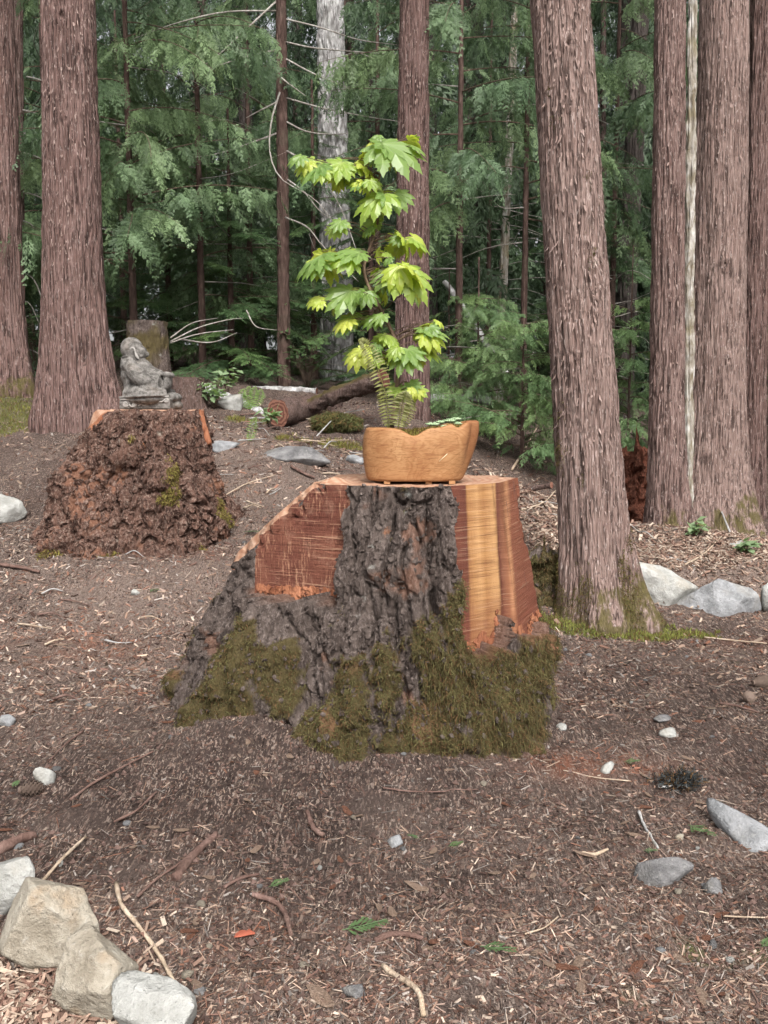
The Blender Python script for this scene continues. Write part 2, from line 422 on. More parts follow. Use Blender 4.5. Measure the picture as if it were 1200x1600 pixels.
# ------------------------------------------------------------------ foliage boughs
def kites(P0, D, N, L, W, tipdroop=0.0):
    """leaflets as four-point kites: base, two shoulders, tip"""
    D = nrm(D); S = nrm(np.cross(D, N)); L = L[:, None]; W = W[:, None]
    tip = P0 + D * L; tip[:, 2] -= (tipdroop * L[:, 0])
    V = np.stack([P0, P0 + D * L * .45 + S * W, tip, P0 + D * L * .45 - S * W], 1).reshape(-1, 3)
    i = np.arange(len(P0))[:, None] * 4
    return V, np.vstack([i + [0, 1, 2], i + [0, 2, 3]])
def bough(seed, L=1.7, stations=18, droop=0.35, rise=0.1, flen=0.36, fwd=.45, side=.55, hang=0.9, curl=.35, nb=9, sub=2, wid=0.006, ang=.8, flat=0.0, stemr=0.010, tipw=.5, jit=.28):
    """one bough: a stem with hanging (or flat) fronds; each frond is a lacy spray of branchlets"""
    r = np.random.default_rng(seed)
    s = np.linspace(0, 1, 24)
    bend = r.uniform(-.18, .18)
    stem = v3(L * s, bend * L * s ** 2, L * (rise * s - droop * s ** 2))
    P0 = []; D = []; N = []; LL = []; WW = []; CC = []
    Z = np.array([0, 0, -1.0])
    def put(p, d, n, l, w, c):
        P0.append(p); D.append(d); N.append(n); LL.append(l); WW.append(w); CC.append(np.full(len(p), c))
    for i in range(stations):
        t = min(max(0.12 + 0.88 * (i + r.uniform(-.4, .4)) / stations, 0.08), 0.99)
        b = np.array([np.interp(t, s, stem[:, q]) for q in range(3)])
        for sd_ in (-1, 1):
            if r.random() < .10: continue
            fl = flen * (tipw + (1 - tipw) * math.sin(math.pi * min(1, (1 - t) * .8 + .15))) * r.uniform(.5, 1.25)
            d = nrm(np.array([fwd * r.uniform(.5, 1.4), sd_ * side * r.uniform(.4, 1.3), -hang * r.uniform(.45, 1.15)]) + r.normal(0, jit * .5, 3))
            if flat: n = nrm(np.array([0, 0, 1.0]) + r.normal(0, .18, 3))
            else: n = nrm(np.array([r.normal(0, .8), r.normal(0, .8), .35]))
            n = nrm(n - d * n.dot(d)); ac = np.cross(n, d); c = r.uniform(.55, 1.35)
            tj = np.linspace(.06, .97, nb); ax = lambda q: b + d * (q[:, None] * fl) + Z * (curl * fl * q[:, None] ** 2)
            # rachis as a thin ribbon
            put(ax(tj[:-1]), np.diff(ax(tj), axis=0), np.repeat(n[None], nb - 1, 0), np.full(nb - 1, fl / nb * 1.15), np.full(nb - 1, wid * .8), c * .8)
            for s1 in (-1, 1):
                q = np.clip(tj + r.uniform(-.04, .04, nb), .03, .98); pb = ax(q)
                lb = fl * (.36 * (1 - q) ** .75 * np.minimum(1, q * 5) + .07) * r.uniform(.65, 1.2, nb)
                db = nrm(d * .75 + ac * s1 * ang + Z * (.25 + curl * q[:, None]) + r.normal(0, jit * .5, (nb, 3)))
                nn = np.repeat(n[None], nb, 0) + r.normal(0, .2, (nb, 3))
                put(pb, db, nn, lb, np.full(nb, wid), c)
                for k in range(sub):
                    f = (k + .9) / (sub + .7)
                    for s2 in (-1, 1):
                        d2 = nrm(db * .85 + np.cross(n, db) * s2 * .7 + Z * .2 + r.normal(0, .1, (nb, 3)))
                        put(pb + db * (lb[:, None] * f), d2, nn, lb * .45 * (1.15 - f * .6), np.full(nb, wid * .72), c * r.uniform(.85, 1.25))
    V, T = kites(np.vstack(P0), np.vstack(D), np.vstack(N), np.concatenate(LL), np.concatenate(WW), .06)
    st = tube(stem, np.linspace(stemr, stemr * .2, 24), 5, False)
    return (V, T, np.repeat(np.concatenate(CC), 4)), st
def foliage_mat(name, c1, c2, tip):
    m = NT(name, 0.5, 0.35); w = m.map()
    a = m.noise(w, 3.5, 2); r = m.orand(); c = m.sepc(m.attr('Col'), 'Red')
    base = m.mix(m.ramp(a, [(.35, 0.0), (.7, 1.0)]), c1, c2)
    base = m.mix(m.math('MULTIPLY', r, 0.6), base, tip)
    base = m.mix(m.ramp(c, [(.55, .65), (1.0, 0.0)]), base, hsv(c1, .55))
    base = m.mix(m.ramp(c, [(1.0, 0.0), (1.4, .8)]), base, tip)
    m.color(base); m.leafy(base, 0.30)
    return m.m
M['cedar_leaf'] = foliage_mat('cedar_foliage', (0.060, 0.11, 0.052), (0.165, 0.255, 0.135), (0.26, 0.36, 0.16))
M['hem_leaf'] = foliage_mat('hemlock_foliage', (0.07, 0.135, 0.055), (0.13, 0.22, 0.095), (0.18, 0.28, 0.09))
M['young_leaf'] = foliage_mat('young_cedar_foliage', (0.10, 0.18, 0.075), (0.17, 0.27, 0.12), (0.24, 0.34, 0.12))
M['far_leaf'] = foliage_mat('far_foliage', (0.04, 0.07, 0.038), (0.075, 0.12, 0.066), (0.10, 0.155, 0.075))  # darker than the near foliage: shade of the deep gaps put into the colour
M['deadwood'] = fir_mat('dead_branch_bark', (0.23, 0.20, 0.175), (0.47, 0.45, 0.42), (0.32, 0.31, 0.26))
M['stem'] = fir_mat('bough_stem', (0.08, 0.055, 0.04), (0.17, 0.13, 0.10), (0.12, 0.12, 0.07))
def bough_mesh(name, leafmat, **kw):
    (V, T, C), (SV, SF) = bough(**kw)
    V2, fs = join([(V, T), (SV, SF)])
    cc = np.concatenate([C, np.ones(len(SV))])
    me = mesh_np(name, V2, fs, False, np.stack([cc] * 3, 1), leafmat); me.materials.append(M['stem'])
    nt = len(T); mi = np.zeros(len(me.polygons), np.int32); mi[nt:] = 1
    me.polygons.foreach_set('material_index', mi)
    return me
CEDAR = [bough_mesh('cedar_bough', M['cedar_leaf'], seed=s, L=1.75, stations=20, droop=.22 + .1 * (s % 3), rise=.12, flen=.40, nb=9, sub=2, wid=.0065) for s in (11, 12, 13, 14, 15)]
CEDY = [bough_mesh('young_bough', M['young_leaf'], seed=s, L=.95, stations=12, droop=.30, rise=.32, flen=.30, fwd=.7, side=.7, hang=.35, curl=.35, nb=9, sub=2, wid=.0050) for s in (31, 32, 33, 34)]
HEM = [bough_mesh('hemlock_bough', M['hem_leaf'], seed=s, L=1.4, stations=18, droop=.24, rise=.1, flen=.36, fwd=.8, side=.9, hang=.14, curl=.15, nb=12, sub=1, wid=.0048, flat=1) for s in (21, 22, 23, 24)]
FARB = []
for s in (41, 42, 43, 44):
    (V, T, C), st_ = bough(seed=s, L=1.9, stations=12, droop=.30, rise=.08, flen=.55, nb=8, sub=1, wid=.012, stemr=.014)
    FARB.append((V, T, C))
def rotz(V, a):
    c, s = math.cos(a), math.sin(a); W = V.copy(); W[:, 0] = c * V[:, 0] - s * V[:, 1]; W[:, 1] = s * V[:, 0] + c * V[:, 1]; return W
def far_crown(name, seed, z0, z1, n, rad0=1.2, rad1=.35, mat='far_leaf'):
    r = np.random.default_rng(seed); ps = []; cs = []
    for i in range(n):
        t = (i + .5) / n; z = z0 + (z1 - z0) * t
        k = (rad0 + (rad1 - rad0) * t) * r.uniform(.7, 1.25)
        V, T, C = FARB[i % 4]; cs.append(C)
        ps.append((rotz(V * k, i * 2.399 + r.uniform(-.4, .4)) + [0, 0, z], T))
    V, fs = join(ps)
    return mesh_np(name, V, fs, False, np.stack([np.concatenate(cs)] * 3, 1), M[mat])
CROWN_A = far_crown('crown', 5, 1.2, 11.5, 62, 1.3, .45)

# ------------------------------------------------------------------ trunks
M['bark_flake'] = fir_mat('bark_flake', (0.20, 0.135, 0.115), (0.37, 0.29, 0.26), (0.26, 0.18, 0.155))
def trunk_mesh(name, mat, Y0, H, r0, r1, lean=(0, 0), flare=0.4, fz=0.35, lobes=((0, 0, 0),), nth=140, nz=220, zvis=4.2, furrow=0.008, cw=34.0, cl=2.4, seed=0, moss=0.8, mossz=0.6, knots=(), bend=0.0):
    """tapered trunk in local space, base at z=-0.25; fibrous bark strips are cut into the surface"""
    s = np.linspace(-1, 1, nth, endpoint=False)
    th = -math.pi / 2 + math.pi * s * (.6 + .4 * s * s)
    k = int(nz * .86)
    zz = np.concatenate([-0.25 + (zvis + .25) * (np.linspace(0, 1, k) ** 1.15), np.linspace(zvis, H, nz - k + 1)[1:]])
    TH, ZZ = np.meshgrid(th, zz)
    zc = np.maximum(ZZ, 0)
    r = r1 + (r0 - r1) * (1 - zc / H)
    fl = flare * np.exp(-zc / fz)
    rad = r * (1 + fl)
    for (a, amp, w) in lobes:
        if amp: rad = rad + r0 * amp * np.exp(-zc / (fz * 1.1)) * np.exp(-((np.angle(np.exp(1j * (TH - a)))) / w) ** 2)
    rad = rad * (1 + .012 * np.sin(7 * TH + 1.5 * np.sin(ZZ * .7 + seed) + seed) + .008 * np.sin(13 * TH - .6 * ZZ)) * (1 + 0.04 * fbm(v3(np.cos(TH) * 1.2, np.sin(TH) * 1.2, ZZ * .5 + seed), 3, seed))
    q = v3(np.cos(TH) * r0, np.sin(TH) * r0, ZZ)
    warp = fbm(q * v3(3, 3, 1.2), 3, seed + 2) * .05
    w1, w2, idd = worley(v3((q[..., 0] + warp) * cw, (q[..., 1] + warp) * cw, q[..., 2] * cl), seed + 5)
    crack = sstep(0.0, 0.30, w2 - w1)
    detail = furrow * (crack - 1.0) + furrow * .9 * (idd - .5) + furrow * .8 * fbm(q * v3(60, 60, 5), 3, seed + 9)
    for (a, z, rr) in knots:
        dd = np.hypot(np.angle(np.exp(1j * (TH - a))) * r, (ZZ - z) * .8)
        detail = detail + rr * .45 * np.exp(-(dd / rr) ** 2) - rr * .9 * np.exp(-(dd / (rr * .35)) ** 2)
    rad = rad + detail
    X = lean[0] * zc / H + bend * np.sin(np.clip(zc / zvis, 0, 1) * math.pi) + rad * np.cos(TH)
    Yv = lean[1] * zc / H + rad * np.sin(TH)
    V = v3(X, Yv, ZZ).reshape(-1, 3)
    mo = (moss * (1 - sstep(0.0, mossz, ZZ + .25 * fbm(q * 5, 3, seed + 4)))).reshape(-1)
    col = np.stack([mo, mo, mo], 1)
    V = np.vstack([V, [[lean[0], lean[1], H]]]); col = np.vstack([col, [[0, 0, 0]]])
    i = np.arange(nth); j = (i + 1) % nth; o = (len(zz) - 1) * nth
    tri = np.stack([o + i, o + j, np.full(nth, len(V) - 1)], 1)
    return mesh_np(name, V, [grid_faces(nth, len(zz), True), tri], True, col, mat)
def flakes(n, r_fun, lean, H, z0, z1, seed, Lr=(.015, .06), Wr=(.0015, .006)):
    """loose strips of bark standing off a trunk (local space)"""
    r = np.random.default_rng(seed); th = r.uniform(-math.pi, 0, n) ; z = r.uniform(z0, z1, n)
    rr = r_fun(z); n_ = v3(np.cos(th), np.sin(th), 0)
    p = v3(lean[0] * z / H, lean[1] * z / H, z) + n_ * (rr[:, None] * 1.005)
    d = nrm(v3(r.normal(0, .12, n), r.normal(0, .12, n), np.where(r.random(n) < .7, -1, 1)) + n_ * r.uniform(.02, .35, n)[:, None])
    L = r.uniform(*Lr, n); W = r.uniform(*Wr, n); S = nrm(np.cross(d, n_))
    q1 = p + d * (L * .55)[:, None]; q2 = p + d * L[:, None] + n_ * (L * r.uniform(0, .35, n))[:, None]
    V = np.stack([p - S * W[:, None], p + S * W[:, None], q1 + S * W[:, None], q1 - S * W[:, None], q2], 1).reshape(-1, 3)
    i = np.arange(n)[:, None] * 5
    return V, [np.vstack([i + [0, 1, 2], i + [0, 2, 3], i + [3, 2, 4]])]

def add_tree(name, u, v, Y, wpx, label, group, mat, H=11, top_u=None, top_px=None, taper=.8, nfl=0, canopy=2, **kw):
    """a tree whose base is seen at (u, v) at distance Y; wpx: trunk width in the photo just above the flare"""
    b = P(u, v, Y); b[2] = gz(b[0], b[1])
    r0 = wpx / 2 / F * Y
    lean = (0, 0)
    if top_u is not None:
        t = P(top_u, 0, Y); lean = ((t[0] - b[0]) / (t[2] - b[2]) * H, 0)
    t = thing(name, b, label, 'tree', group)
    zv = P(u, 0, Y)[2] - b[2] + .4
    me = trunk_mesh('trunk', M[mat], Y, H, r0, r0 * taper * .6, lean, zvis=zv, **kw)
    obj('trunk', me, t)
    if nfl:
        r1 = r0 * taper * .6
        V, fs = flakes(nfl, lambda z: r1 + (r0 - r1) * (1 - z / H) + .0 * z, lean, H, .35, zv, int(u))
        tag(obj('bark_strips', mesh_np('bark_strips', V, fs, True, None, M['bark_flake']), t), kind='stuff')
    rr = np.random.default_rng(int(u) + 5)
    for i in range(canopy):
        z = H - 1.6 + 1.4 * i / max(1, canopy)
        obj('bough', CEDAR[i % 4], t, (lean[0] * z / H, lean[1] * z / H, z), (0, 0, i * 2.4 + rr.uniform(0, 1)), rr.uniform(.8, 1.1))
    return t, b, r0, lean, H
GT = 'tall conifers at the edge of the clearing'
add_tree('cedar_tree', 935, 965, 5.65, 104, 'tall grey-brown cedar leaning left beside the mossy ground right of the potted stump', GT, 'cedar_a', top_u=875, nth=240, nz=330, flare=.28, fz=.3,
         lobes=((-.35, .75, .35), (-1.75, .35, .4), (-2.6, .25, .4)), furrow=.0075, cw=38, cl=2.2, seed=3, nfl=1500, mossz=.62, moss=1.0,
         knots=((-1.6, 3.45, .05), (-1.65, 3.1, .03), (-1.25, 1.95, .05), (-1.5, 2.3, .03)))
add_tree('cedar_tree', 118, 648, 8.2, 93, 'thick red-brown cedar with flared base rising behind the stone statue', GT, 'cedar_b', top_u=107, nth=200, nz=260, flare=.13, fz=.5,
         lobes=((-2.6, .38, .35), (-1.2, .25, .3), (-.1, .75, .45)), furrow=.008, cw=30, cl=1.8, seed=8, nfl=900, mossz=.5, moss=.55, knots=((-1.5, 3.4, .06), (-1.4, 2.55, .04)))
add_tree('cedar_tree', 12, 612, 9.2, 52, 'red-brown cedar cut off by the left edge of the picture', GT, 'cedar_b', top_u=-2, nth=120, nz=180, flare=.4, fz=.5, lobes=((-.3, .5, .5),), seed=15, nfl=150, moss=.9, mossz=.7)
add_tree('cedar_tree', 30, 600, 10.6, 20, 'slim grey-brown cedar with dead twigs behind the leftmost trunk', GT, 'cedar_c', top_u=27, nth=80, nz=120, flare=.2, seed=18)
add_tree('cedar_tree', 643, 652, 9.4, 55, 'straight red-brown cedar directly behind the maple sapling', GT, 'cedar_b', top_u=647, nth=140, nz=200, flare=.12, seed=21, nfl=450, mossz=.3, moss=.5, knots=((-1.5, 4.4, .06), (-1.3, 2.6, .05), (-1.4, 1.1, .06), (-2.0, 3.4, .04)))
add_tree('cedar_tree', 1040, 852, 7.9, 56, 'slender reddish cedar between the leaning cedar and the pair at the right', GT, 'cedar_c', top_u=1047, nth=150, nz=240, flare=.42, fz=.32, lobes=((-.5, .6, .4),), seed=25, nfl=500, mossz=.5, moss=.9,
         knots=((-1.5, 3.6, .045), (-1.7, 2.1, .04), (-1.3, 2.9, .04), (-1.2, 4.6, .04)))
add_tree('cedar_tree', 1113, 832, 9.0, 92, 'thick ribbed cedar with broad mossy base near the right edge', GT, 'cedar_a', top_u=1132, nth=190, nz=260, flare=.42, fz=.5, lobes=((-2.6, .4, .4), (-.6, .4, .4)), furrow=.007, cw=30, cl=1.5, seed=29, nfl=700, mossz=.75, moss=1.0,
         knots=((-1.7, 2.6, .05), (-1.5, 1.7, .05)))
add_tree('cedar_tree', 1172, 838, 9.5, 42, 'narrow red-brown cedar standing against the thick cedar at the right edge', GT, 'cedar_b', top_u=1190, nth=100, nz=180, flare=.12, seed=33, nfl=120, moss=.4)
add_tree('fir_tree', 528, 600, 13.0, 52, 'pale grey lichen-spotted fir trunk left of the maple sapling', GT, 'fir_grey', top_u=516, nth=150, nz=220, flare=.1, furrow=.018, cw=16, cl=4.5, seed=37, moss=0, canopy=3)
thin, thin_b, thin_r, thin_l, thin_H = add_tree('hemlock_tree', 444, 604, 11.4, 20, 'thin brown hemlock with bare dead side branches left of the grey fir', GT, 'thin_bark', top_u=439, nth=60, nz=160, flare=.1, furrow=.008, cw=30, cl=6, seed=41, moss=0)
add_tree('alder_tree', 1074, 812, 8.6, 18, 'white and mossy alder trunk squeezed between two right-hand cedars', GT, 'alder', top_u=1082, nth=80, nz=160, flare=.1, furrow=.012, cw=14, cl=5, seed=44, moss=.9, mossz=3.0)
add_tree('alder_tree', 778, 640, 13.5, 15, 'thin pale mottled alder leaning right in the dark gap behind', GT, 'alder', top_u=805, nth=50, nz=120, flare=.1, furrow=.010, cw=14, cl=5, seed=47, moss=0, canopy=3)
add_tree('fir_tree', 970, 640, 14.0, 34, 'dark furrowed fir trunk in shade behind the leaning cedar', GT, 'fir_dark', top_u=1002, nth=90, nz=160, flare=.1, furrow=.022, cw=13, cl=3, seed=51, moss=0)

# dead side branches of the thin hemlock (parts of it) and of the slim cedar
def branch(parent, pts, r0, r1, mat='deadwood', n=14, sides=5, name='branch'):
    p = resample(pts, n); V, fs = tube(p, np.linspace(r0, r1, n), sides)
    return part(name, V, fs, M[mat], parent)
for pts in [[(432, 17, 11.4), (350, 19, 11.0), (270, 38, 10.6), (210, 60, 10.4)], [(432, 78, 11.4), (380, 90, 11.0), (330, 106, 10.7), (296, 110, 10.5)], [(434, 0, 11.4), (380, 50, 11.0), (330, 95, 10.7), (298, 108, 10.5)],
            [(446, 30, 11.4), (500, 43, 11.1), (560, 62, 10.9), (620, 70, 10.7)], [(446, 66, 11.4), (490, 75, 11.1), (545, 80, 10.9), (600, 84, 10.7)], [(446, 153, 11.4), (500, 168, 11.0), (560, 180, 10.8), (625, 190, 10.6)],
            [(446, 190, 11.4), (480, 206, 11.0), (520, 210, 10.8), (545, 208, 10.7)], [(432, 160, 11.4), (400, 176, 11.1), (385, 184, 11.0)], [(434, 208, 11.4), (390, 224, 11.0), (340, 240, 10.8), (300, 246, 10.6)],
            [(437, 145, 11.3), (424, 190, 10.9), (422, 240, 10.7), (440, 280, 10.5), (490, 310, 10.3), (520, 345, 10.2)], [(446, 92, 11.4), (490, 115, 11.0), (550, 140, 10.8)], [(446, 340, 11.3), (480, 355, 10.8), (505, 385, 10.5), (560, 440, 10.3)],
            [(446, 235, 11.4), (490, 262, 11.0), (530, 320, 10.6), (560, 400, 10.4)], [(440, 122, 11.3), (450, 130, 11.2), (478, 150, 11.0)], [(448, 280, 11.4), (475, 300, 11.1), (500, 330, 11.0), (530, 350, 10.9)]]:
    branch(thin, [P(*q) for q in pts], .013, .0035)
# ------------------------------------------------------------------ stump materials
def bark_mat(name, dark, mid, light, lichen=(0.36, 0.37, 0.34), orange=0.5):
    m = NT(name, 0.92, 0.15); w = m.map()
    a = m.noise(m.map((1, 1, .22)), 24, 7, 0.72, .4); b = m.noise(m.map((1, 1, .6)), 75, 5, .75); c = m.noise(w, 5, 4, .6); d = m.noise(m.map(loc=(3, 1, 2)), 11, 5, .6)
    base = m.mix(m.ramp(a, [(.36, 0.0), (.6, 1.0)]), dark, mid)
    base = m.mix(m.ramp(b, [(.5, 0.0), (.66, .8)]), base, light)
    base = m.mix(m.ramp(d, [(.66, 0.0), (.74, .75)]), base, lichen)
    base = m.mix(m.ramp(m.noise(m.map(loc=(9, 4, 7)), 8, 4, .6), [(.70, 0.0), (.76, orange)]), base, (0.40, 0.14, 0.045))
    at = m.attr('Col')
    mg = m.mix(m.noise(w, 45, 4, .7), (0.042, 0.033, 0.014), (0.125, 0.098, 0.036))
    base = m.mix(m.ramp(m.math('MULTIPLY', m.sepc(at, 'Red'), m.math('ADD', b, .45)), [(.25, 0.0), (.6, .9)]), base, mg)
    base = m.mix(m.math('MULTIPLY', m.sepc(at, 'Green'), .9), base, m.mix(b, (0.13, 0.045, 0.025), (0.36, 0.19, 0.12)))
    base = m.mix(m.math('MULTIPLY', m.sepc(at, 'Blue'), .85), base, m.mix(b, (0.045, 0.03, 0.025), (0.12, 0.082, 0.068)))
    m.color(base); m.bump(a, 0.03, .9); m.bump(b, 0.012, 1.0)
    return m.m
M['stump_bark'] = bark_mat('stump_bark', (0.040, 0.029, 0.025), (0.128, 0.100, 0.087), (0.25, 0.205, 0.185))
M['rot_bark'] = bark_mat('crumbling_bark', (0.036, 0.019, 0.015), (0.145, 0.080, 0.060), (0.34, 0.25, 0.205), (0.34, 0.30, 0.25), .85)
def sawn_left():
    m = NT('sawn_heartwood', 0.8, .2); w = m.map()
    ln = m.noise(m.map((3, 3, 95), rot=(0, R(2), 0)), 1.6, 4, .55, .2)
    fb = m.noise(m.map((1, 1, .12)), 120, 6, .7, .5); bl = m.noise(w, 5, 4)
    pa = m.noise(m.map((1, 1, .3), loc=(4, 2, 1)), 17, 5, .65)
    base = m.mix(m.ramp(bl, [(.35, 0.0), (.65, 1.0)]), (0.125, 0.042, 0.028), (0.20, 0.078, 0.050))
    base = m.mix(m.ramp(m.math('MULTIPLY', fb, m.math('ADD', pa, .42)), [(.51, 0.0), (.62, .8)]), base, (0.42, 0.23, 0.145))
    base = m.mix(m.ramp(ln, [(.60, 0.0), (.70, .6)]), base, (0.48, 0.29, 0.19))
    base = m.mix(m.ramp(ln, [(.30, .7), (.42, 0.0)]), base, (0.075, 0.024, 0.016))
    base = m.mix(m.ramp(m.noise(m.map(loc=(7, 7, 7)), 14, 6, .7), [(.52, 0.0), (.68, .5)]), base, (0.30, 0.17, 0.12))
    m.color(base); m.bump(ln, .008, 1.0); m.bump(fb, .012, 1.0); m.bump(pa, .02, .7); return m.m
def sawn_right():
    m = NT('sawn_split_wood', 0.75, .25); w = m.map()
    x = m.math('ADD', m.sep(w, 'X'), m.math('MULTIPLY', m.math('SUBTRACT', m.noise(m.map((1, 1, .12)), 9, 4, .6), .5), .05))
    z = m.sep(w, 'Z')
    x = m.math('SUBTRACT', x, m.math('MULTIPLY', m.math('SUBTRACT', 1.0, z), .04))
    ln = m.noise(m.map((4, 4, 210), rot=(0, R(-9), 0)), 1.0, 5, .6, .25)
    ln2 = m.noise(m.map((5, 5, 40), rot=(0, R(-14), 0)), 1.0, 3, .5)
    fb = m.noise(m.map((1, 1, .1)), 70, 5, .65, .3)
    red = (0.14, 0.044, 0.026); dk = (0.085, 0.027, 0.017); tan = (0.28, 0.14, 0.053); pale = (0.385, 0.215, 0.093); br = (0.20, 0.083, 0.04); r2 = (0.185, 0.066, 0.037)
    f = m.math('MULTIPLY', x, 1.6)
    base = m.ramp(f, [(.16, red), (.268, dk), (.285, tan), (.36, pale), (.40, tan), (.455, pale), (.478, pale), (.495, dk), (.55, br), (.575, (0.40, .20, .10)), (.61, r2), (.8, red)])
    low = m.ramp(m.math('ADD', z, m.math('MULTIPLY', m.noise(w, 7, 3), .12)), [(.50, 1.0), (.66, 0.0)])
    base = m.mix(m.math('MULTIPLY', low, .55), base, red)
    base = m.mix(m.ramp(ln2, [(.38, .55), (.52, 0.0)]), base, m.mix(.5, base, (0.13, 0.045, 0.02)))
    base = m.mix(m.ramp(ln, [(.34, .8), (.48, 0.0)]), base, m.mix(.6, base, (0.07, 0.022, 0.012)))
    base = m.mix(m.ramp(ln, [(.58, 0.0), (.70, .45)]), base, (0.46, 0.32, 0.22))
    base = m.mix(m.ramp(m.noise(m.map((1, 1, .25), loc=(2, 9, 4)), 16, 6, .7), [(.54, 0.0), (.70, .6)]), base, (0.17, 0.07, 0.04))
    base = m.mix(m.ramp(m.noise(m.map((1, 1, .06), loc=(5, 1, 2)), 26, 4, .6), [(.66, 0.0), (.70, .8)]), base, (0.10, 0.045, 0.035))
    m.color(base); m.bump(ln, .0035, 1.0); m.bump(fb, .003, .5); return m.m
def sawn_top():
    m = NT('sawn_top_wood', .8, .2); w = m.map()
    d = m.wave(m.map((1, 1, .2)), 9, 2.5, 3, 1.5, 'RINGS', 'Z'); n = m.noise(w, 30, 5, .65); n2 = m.noise(m.map((3, 12, 12)), 6, 5, .6)
    base = m.mix(d, (0.30, 0.165, 0.105), (0.41, 0.27, 0.19))
    base = m.mix(m.ramp(n2, [(.4, 0.0), (.65, .7)]), base, (0.26, 0.12, 0.07))
    base = m.mix(m.ramp(n, [(.55, 0.0), (.75, .6)]), base, (0.54, 0.41, 0.32))
    m.color(base); m.bump(n, .01, .8); m.bump(n2, .006, .6); return m.m
M['sawn_left'] = sawn_left(); M['sawn_right'] = sawn_right(); M['sawn_top'] = sawn_top()
def fibre_red():
    m = NT('torn_red_wood', .85, .15); w = m.map()
    fb = m.noise(m.map((1, 1, .25)), 60, 6, .7, .5); n = m.noise(w, 9, 4)
    base = m.mix(m.ramp(n, [(.35, 0.0), (.65, 1.0)]), (0.20, 0.07, 0.036), (0.36, 0.155, 0.085))
    base = m.mix(m.ramp(fb, [(.35, .8), (.5, 0.0)]), base, (0.10, 0.035, 0.02))
    base = m.mix(m.ramp(fb, [(.58, 0.0), (.72, .7)]), base, (0.50, 0.31, 0.20))
    m.color(base); m.bump(fb, .015, 1.0); return m.m
M['torn'] = fibre_red()
M['moss'] = NT('moss_strands', .9, .1).m
_mm = NT('moss_strands_col', .9, .08); _mm.color(_mm.attr('Col')).leafy(_mm.attr('Col'), .25); M['moss'] = _mm.m

def angd(a, b): return np.angle(np.exp(1j * (a - b)))
def strands(pts, nor, n, r, L=(.015, .05), W=.0013, down=.9, out=.5, cols=((0.058, 0.050, 0.024), (0.185, 0.170, 0.072)), jitter=.35):
    """hanging / standing moss fibres as tapered two-segment ribbons"""
    k = r.integers(0, len(pts), n); p = pts[k] + r.normal(0, .003, (n, 3)); nn = nor[k]
    d1 = nrm(nn * out + r.normal(0, jitter, (n, 3)) + [0, 0, .1])
    d2 = nrm(nn * out * .3 + r.normal(0, jitter * .8, (n, 3)) + [0, 0, -down])
    Ls = r.uniform(*L, n)[:, None]; S = nrm(np.cross(d1 + d2, r.normal(0, 1, (n, 3)))) * (W * r.uniform(.7, 1.5, n)[:, None])
    q1 = p + d1 * Ls * .4; q2 = q1 + d2 * Ls * .6
    V = np.stack([p - S, p + S, q1 + S, q1 - S, q2], 1).reshape(-1, 3)
    i = np.arange(n)[:, None] * 5
    T = np.vstack([i + [0, 1, 2], i + [0, 2, 3], i + [3, 2, 4]])
    t = np.clip(r.beta(1.6, 2.2, n) + .25 * fbm(p * 9, 2, 77), 0, 1)[:, None]
    c = np.array(cols[0]) * (1 - t) + np.array(cols[1]) * t
    br = (r.random(n) < .28)[:, None]; c = np.where(br, np.array([[.15, .09, .045]]) * r.uniform(.5, 1.2, (n, 1)), c)
    return V, [T], np.repeat(c, 5, 0)
def mesh_normals(V, nth, nz):
    g = V.reshape(nz, nth, 3); a = np.roll(g, -1, 1) - np.roll(g, 1, 1); b = np.gradient(g, axis=0)
    return nrm(np.cross(a, b)).reshape(-1, 3)

# ------------------------------------------------------------------ the stump that carries the planter
SX, SY = 0.134, 3.75
SH = 1.0
stump = thing('tree_stump', (SX, SY, 0), 'large mossy sawn stump with red cut faces carrying the wooden planter', 'stump')
_an = np.radians([-180, -150, -135, -112, -90, -70, -45, -20, 0, 45, 90, 135, 180])
_rb = np.array([1.12, .93, .78, .70, .65, .63, .63, .61, .58, .60, .65, .85, 1.14])
_rt = np.array([.52, .50, .475, .455, .455, .44, .44, .435, .435, .43, .43, .46, .52])
_pw = np.array([.62, .75, 1.0, 1.2, 1.3, 1.3, 1.15, 1.05, 1.2, 1.6, 1.6, 1.0, .62])
def _smooth_tab(th, tab):
    t = np.mod(th + np.pi, 2 * np.pi) - np.pi
    return (np.interp(t - .09, _an, tab, period=2 * np.pi) + np.interp(t + .09, _an, tab, period=2 * np.pi) + np.interp(t, _an, tab, period=2 * np.pi)) / 3
def nat_r(th, z):
    zc = np.clip(z, -.12, SH)
    rb, rt, pw = _smooth_tab(th, _rb), _smooth_tab(th, _rt), _smooth_tab(th, _pw)
    r = rt + (rb - rt) * np.maximum(0, 1 - zc / SH) ** pw
    return r * (1 + .03 * np.sin(3 * th + 2 * z) * (1 - zc)) + .03 * np.sin(7 * th + 1.3) * (1 - zc) ** 1.5
nth, nz = 490, 270
s_ = np.linspace(-1, 1, nth, endpoint=False); th = -np.pi / 2 - .25 + np.pi * s_ * (.62 + .38 * s_ * s_)
zg = np.linspace(.3, SH, 240)
TH2, ZG = np.meshgrid(th, zg)
cham = lambda x, y: 1.0 + .84 * (x + .42) - .11 * (y + .3)       # sloping saw cut on the left shoulder (local x, y)
ok = ZG <= cham(nat_r(TH2, ZG) * np.cos(TH2), nat_r(TH2, ZG) * np.sin(TH2))
zt = np.where(ok, ZG, .3).max(0); zt = np.where(zt >= SH - .004, SH, zt)
T_, _ = np.meshgrid(np.linspace(0, 1, nz), th, indexing='ij')
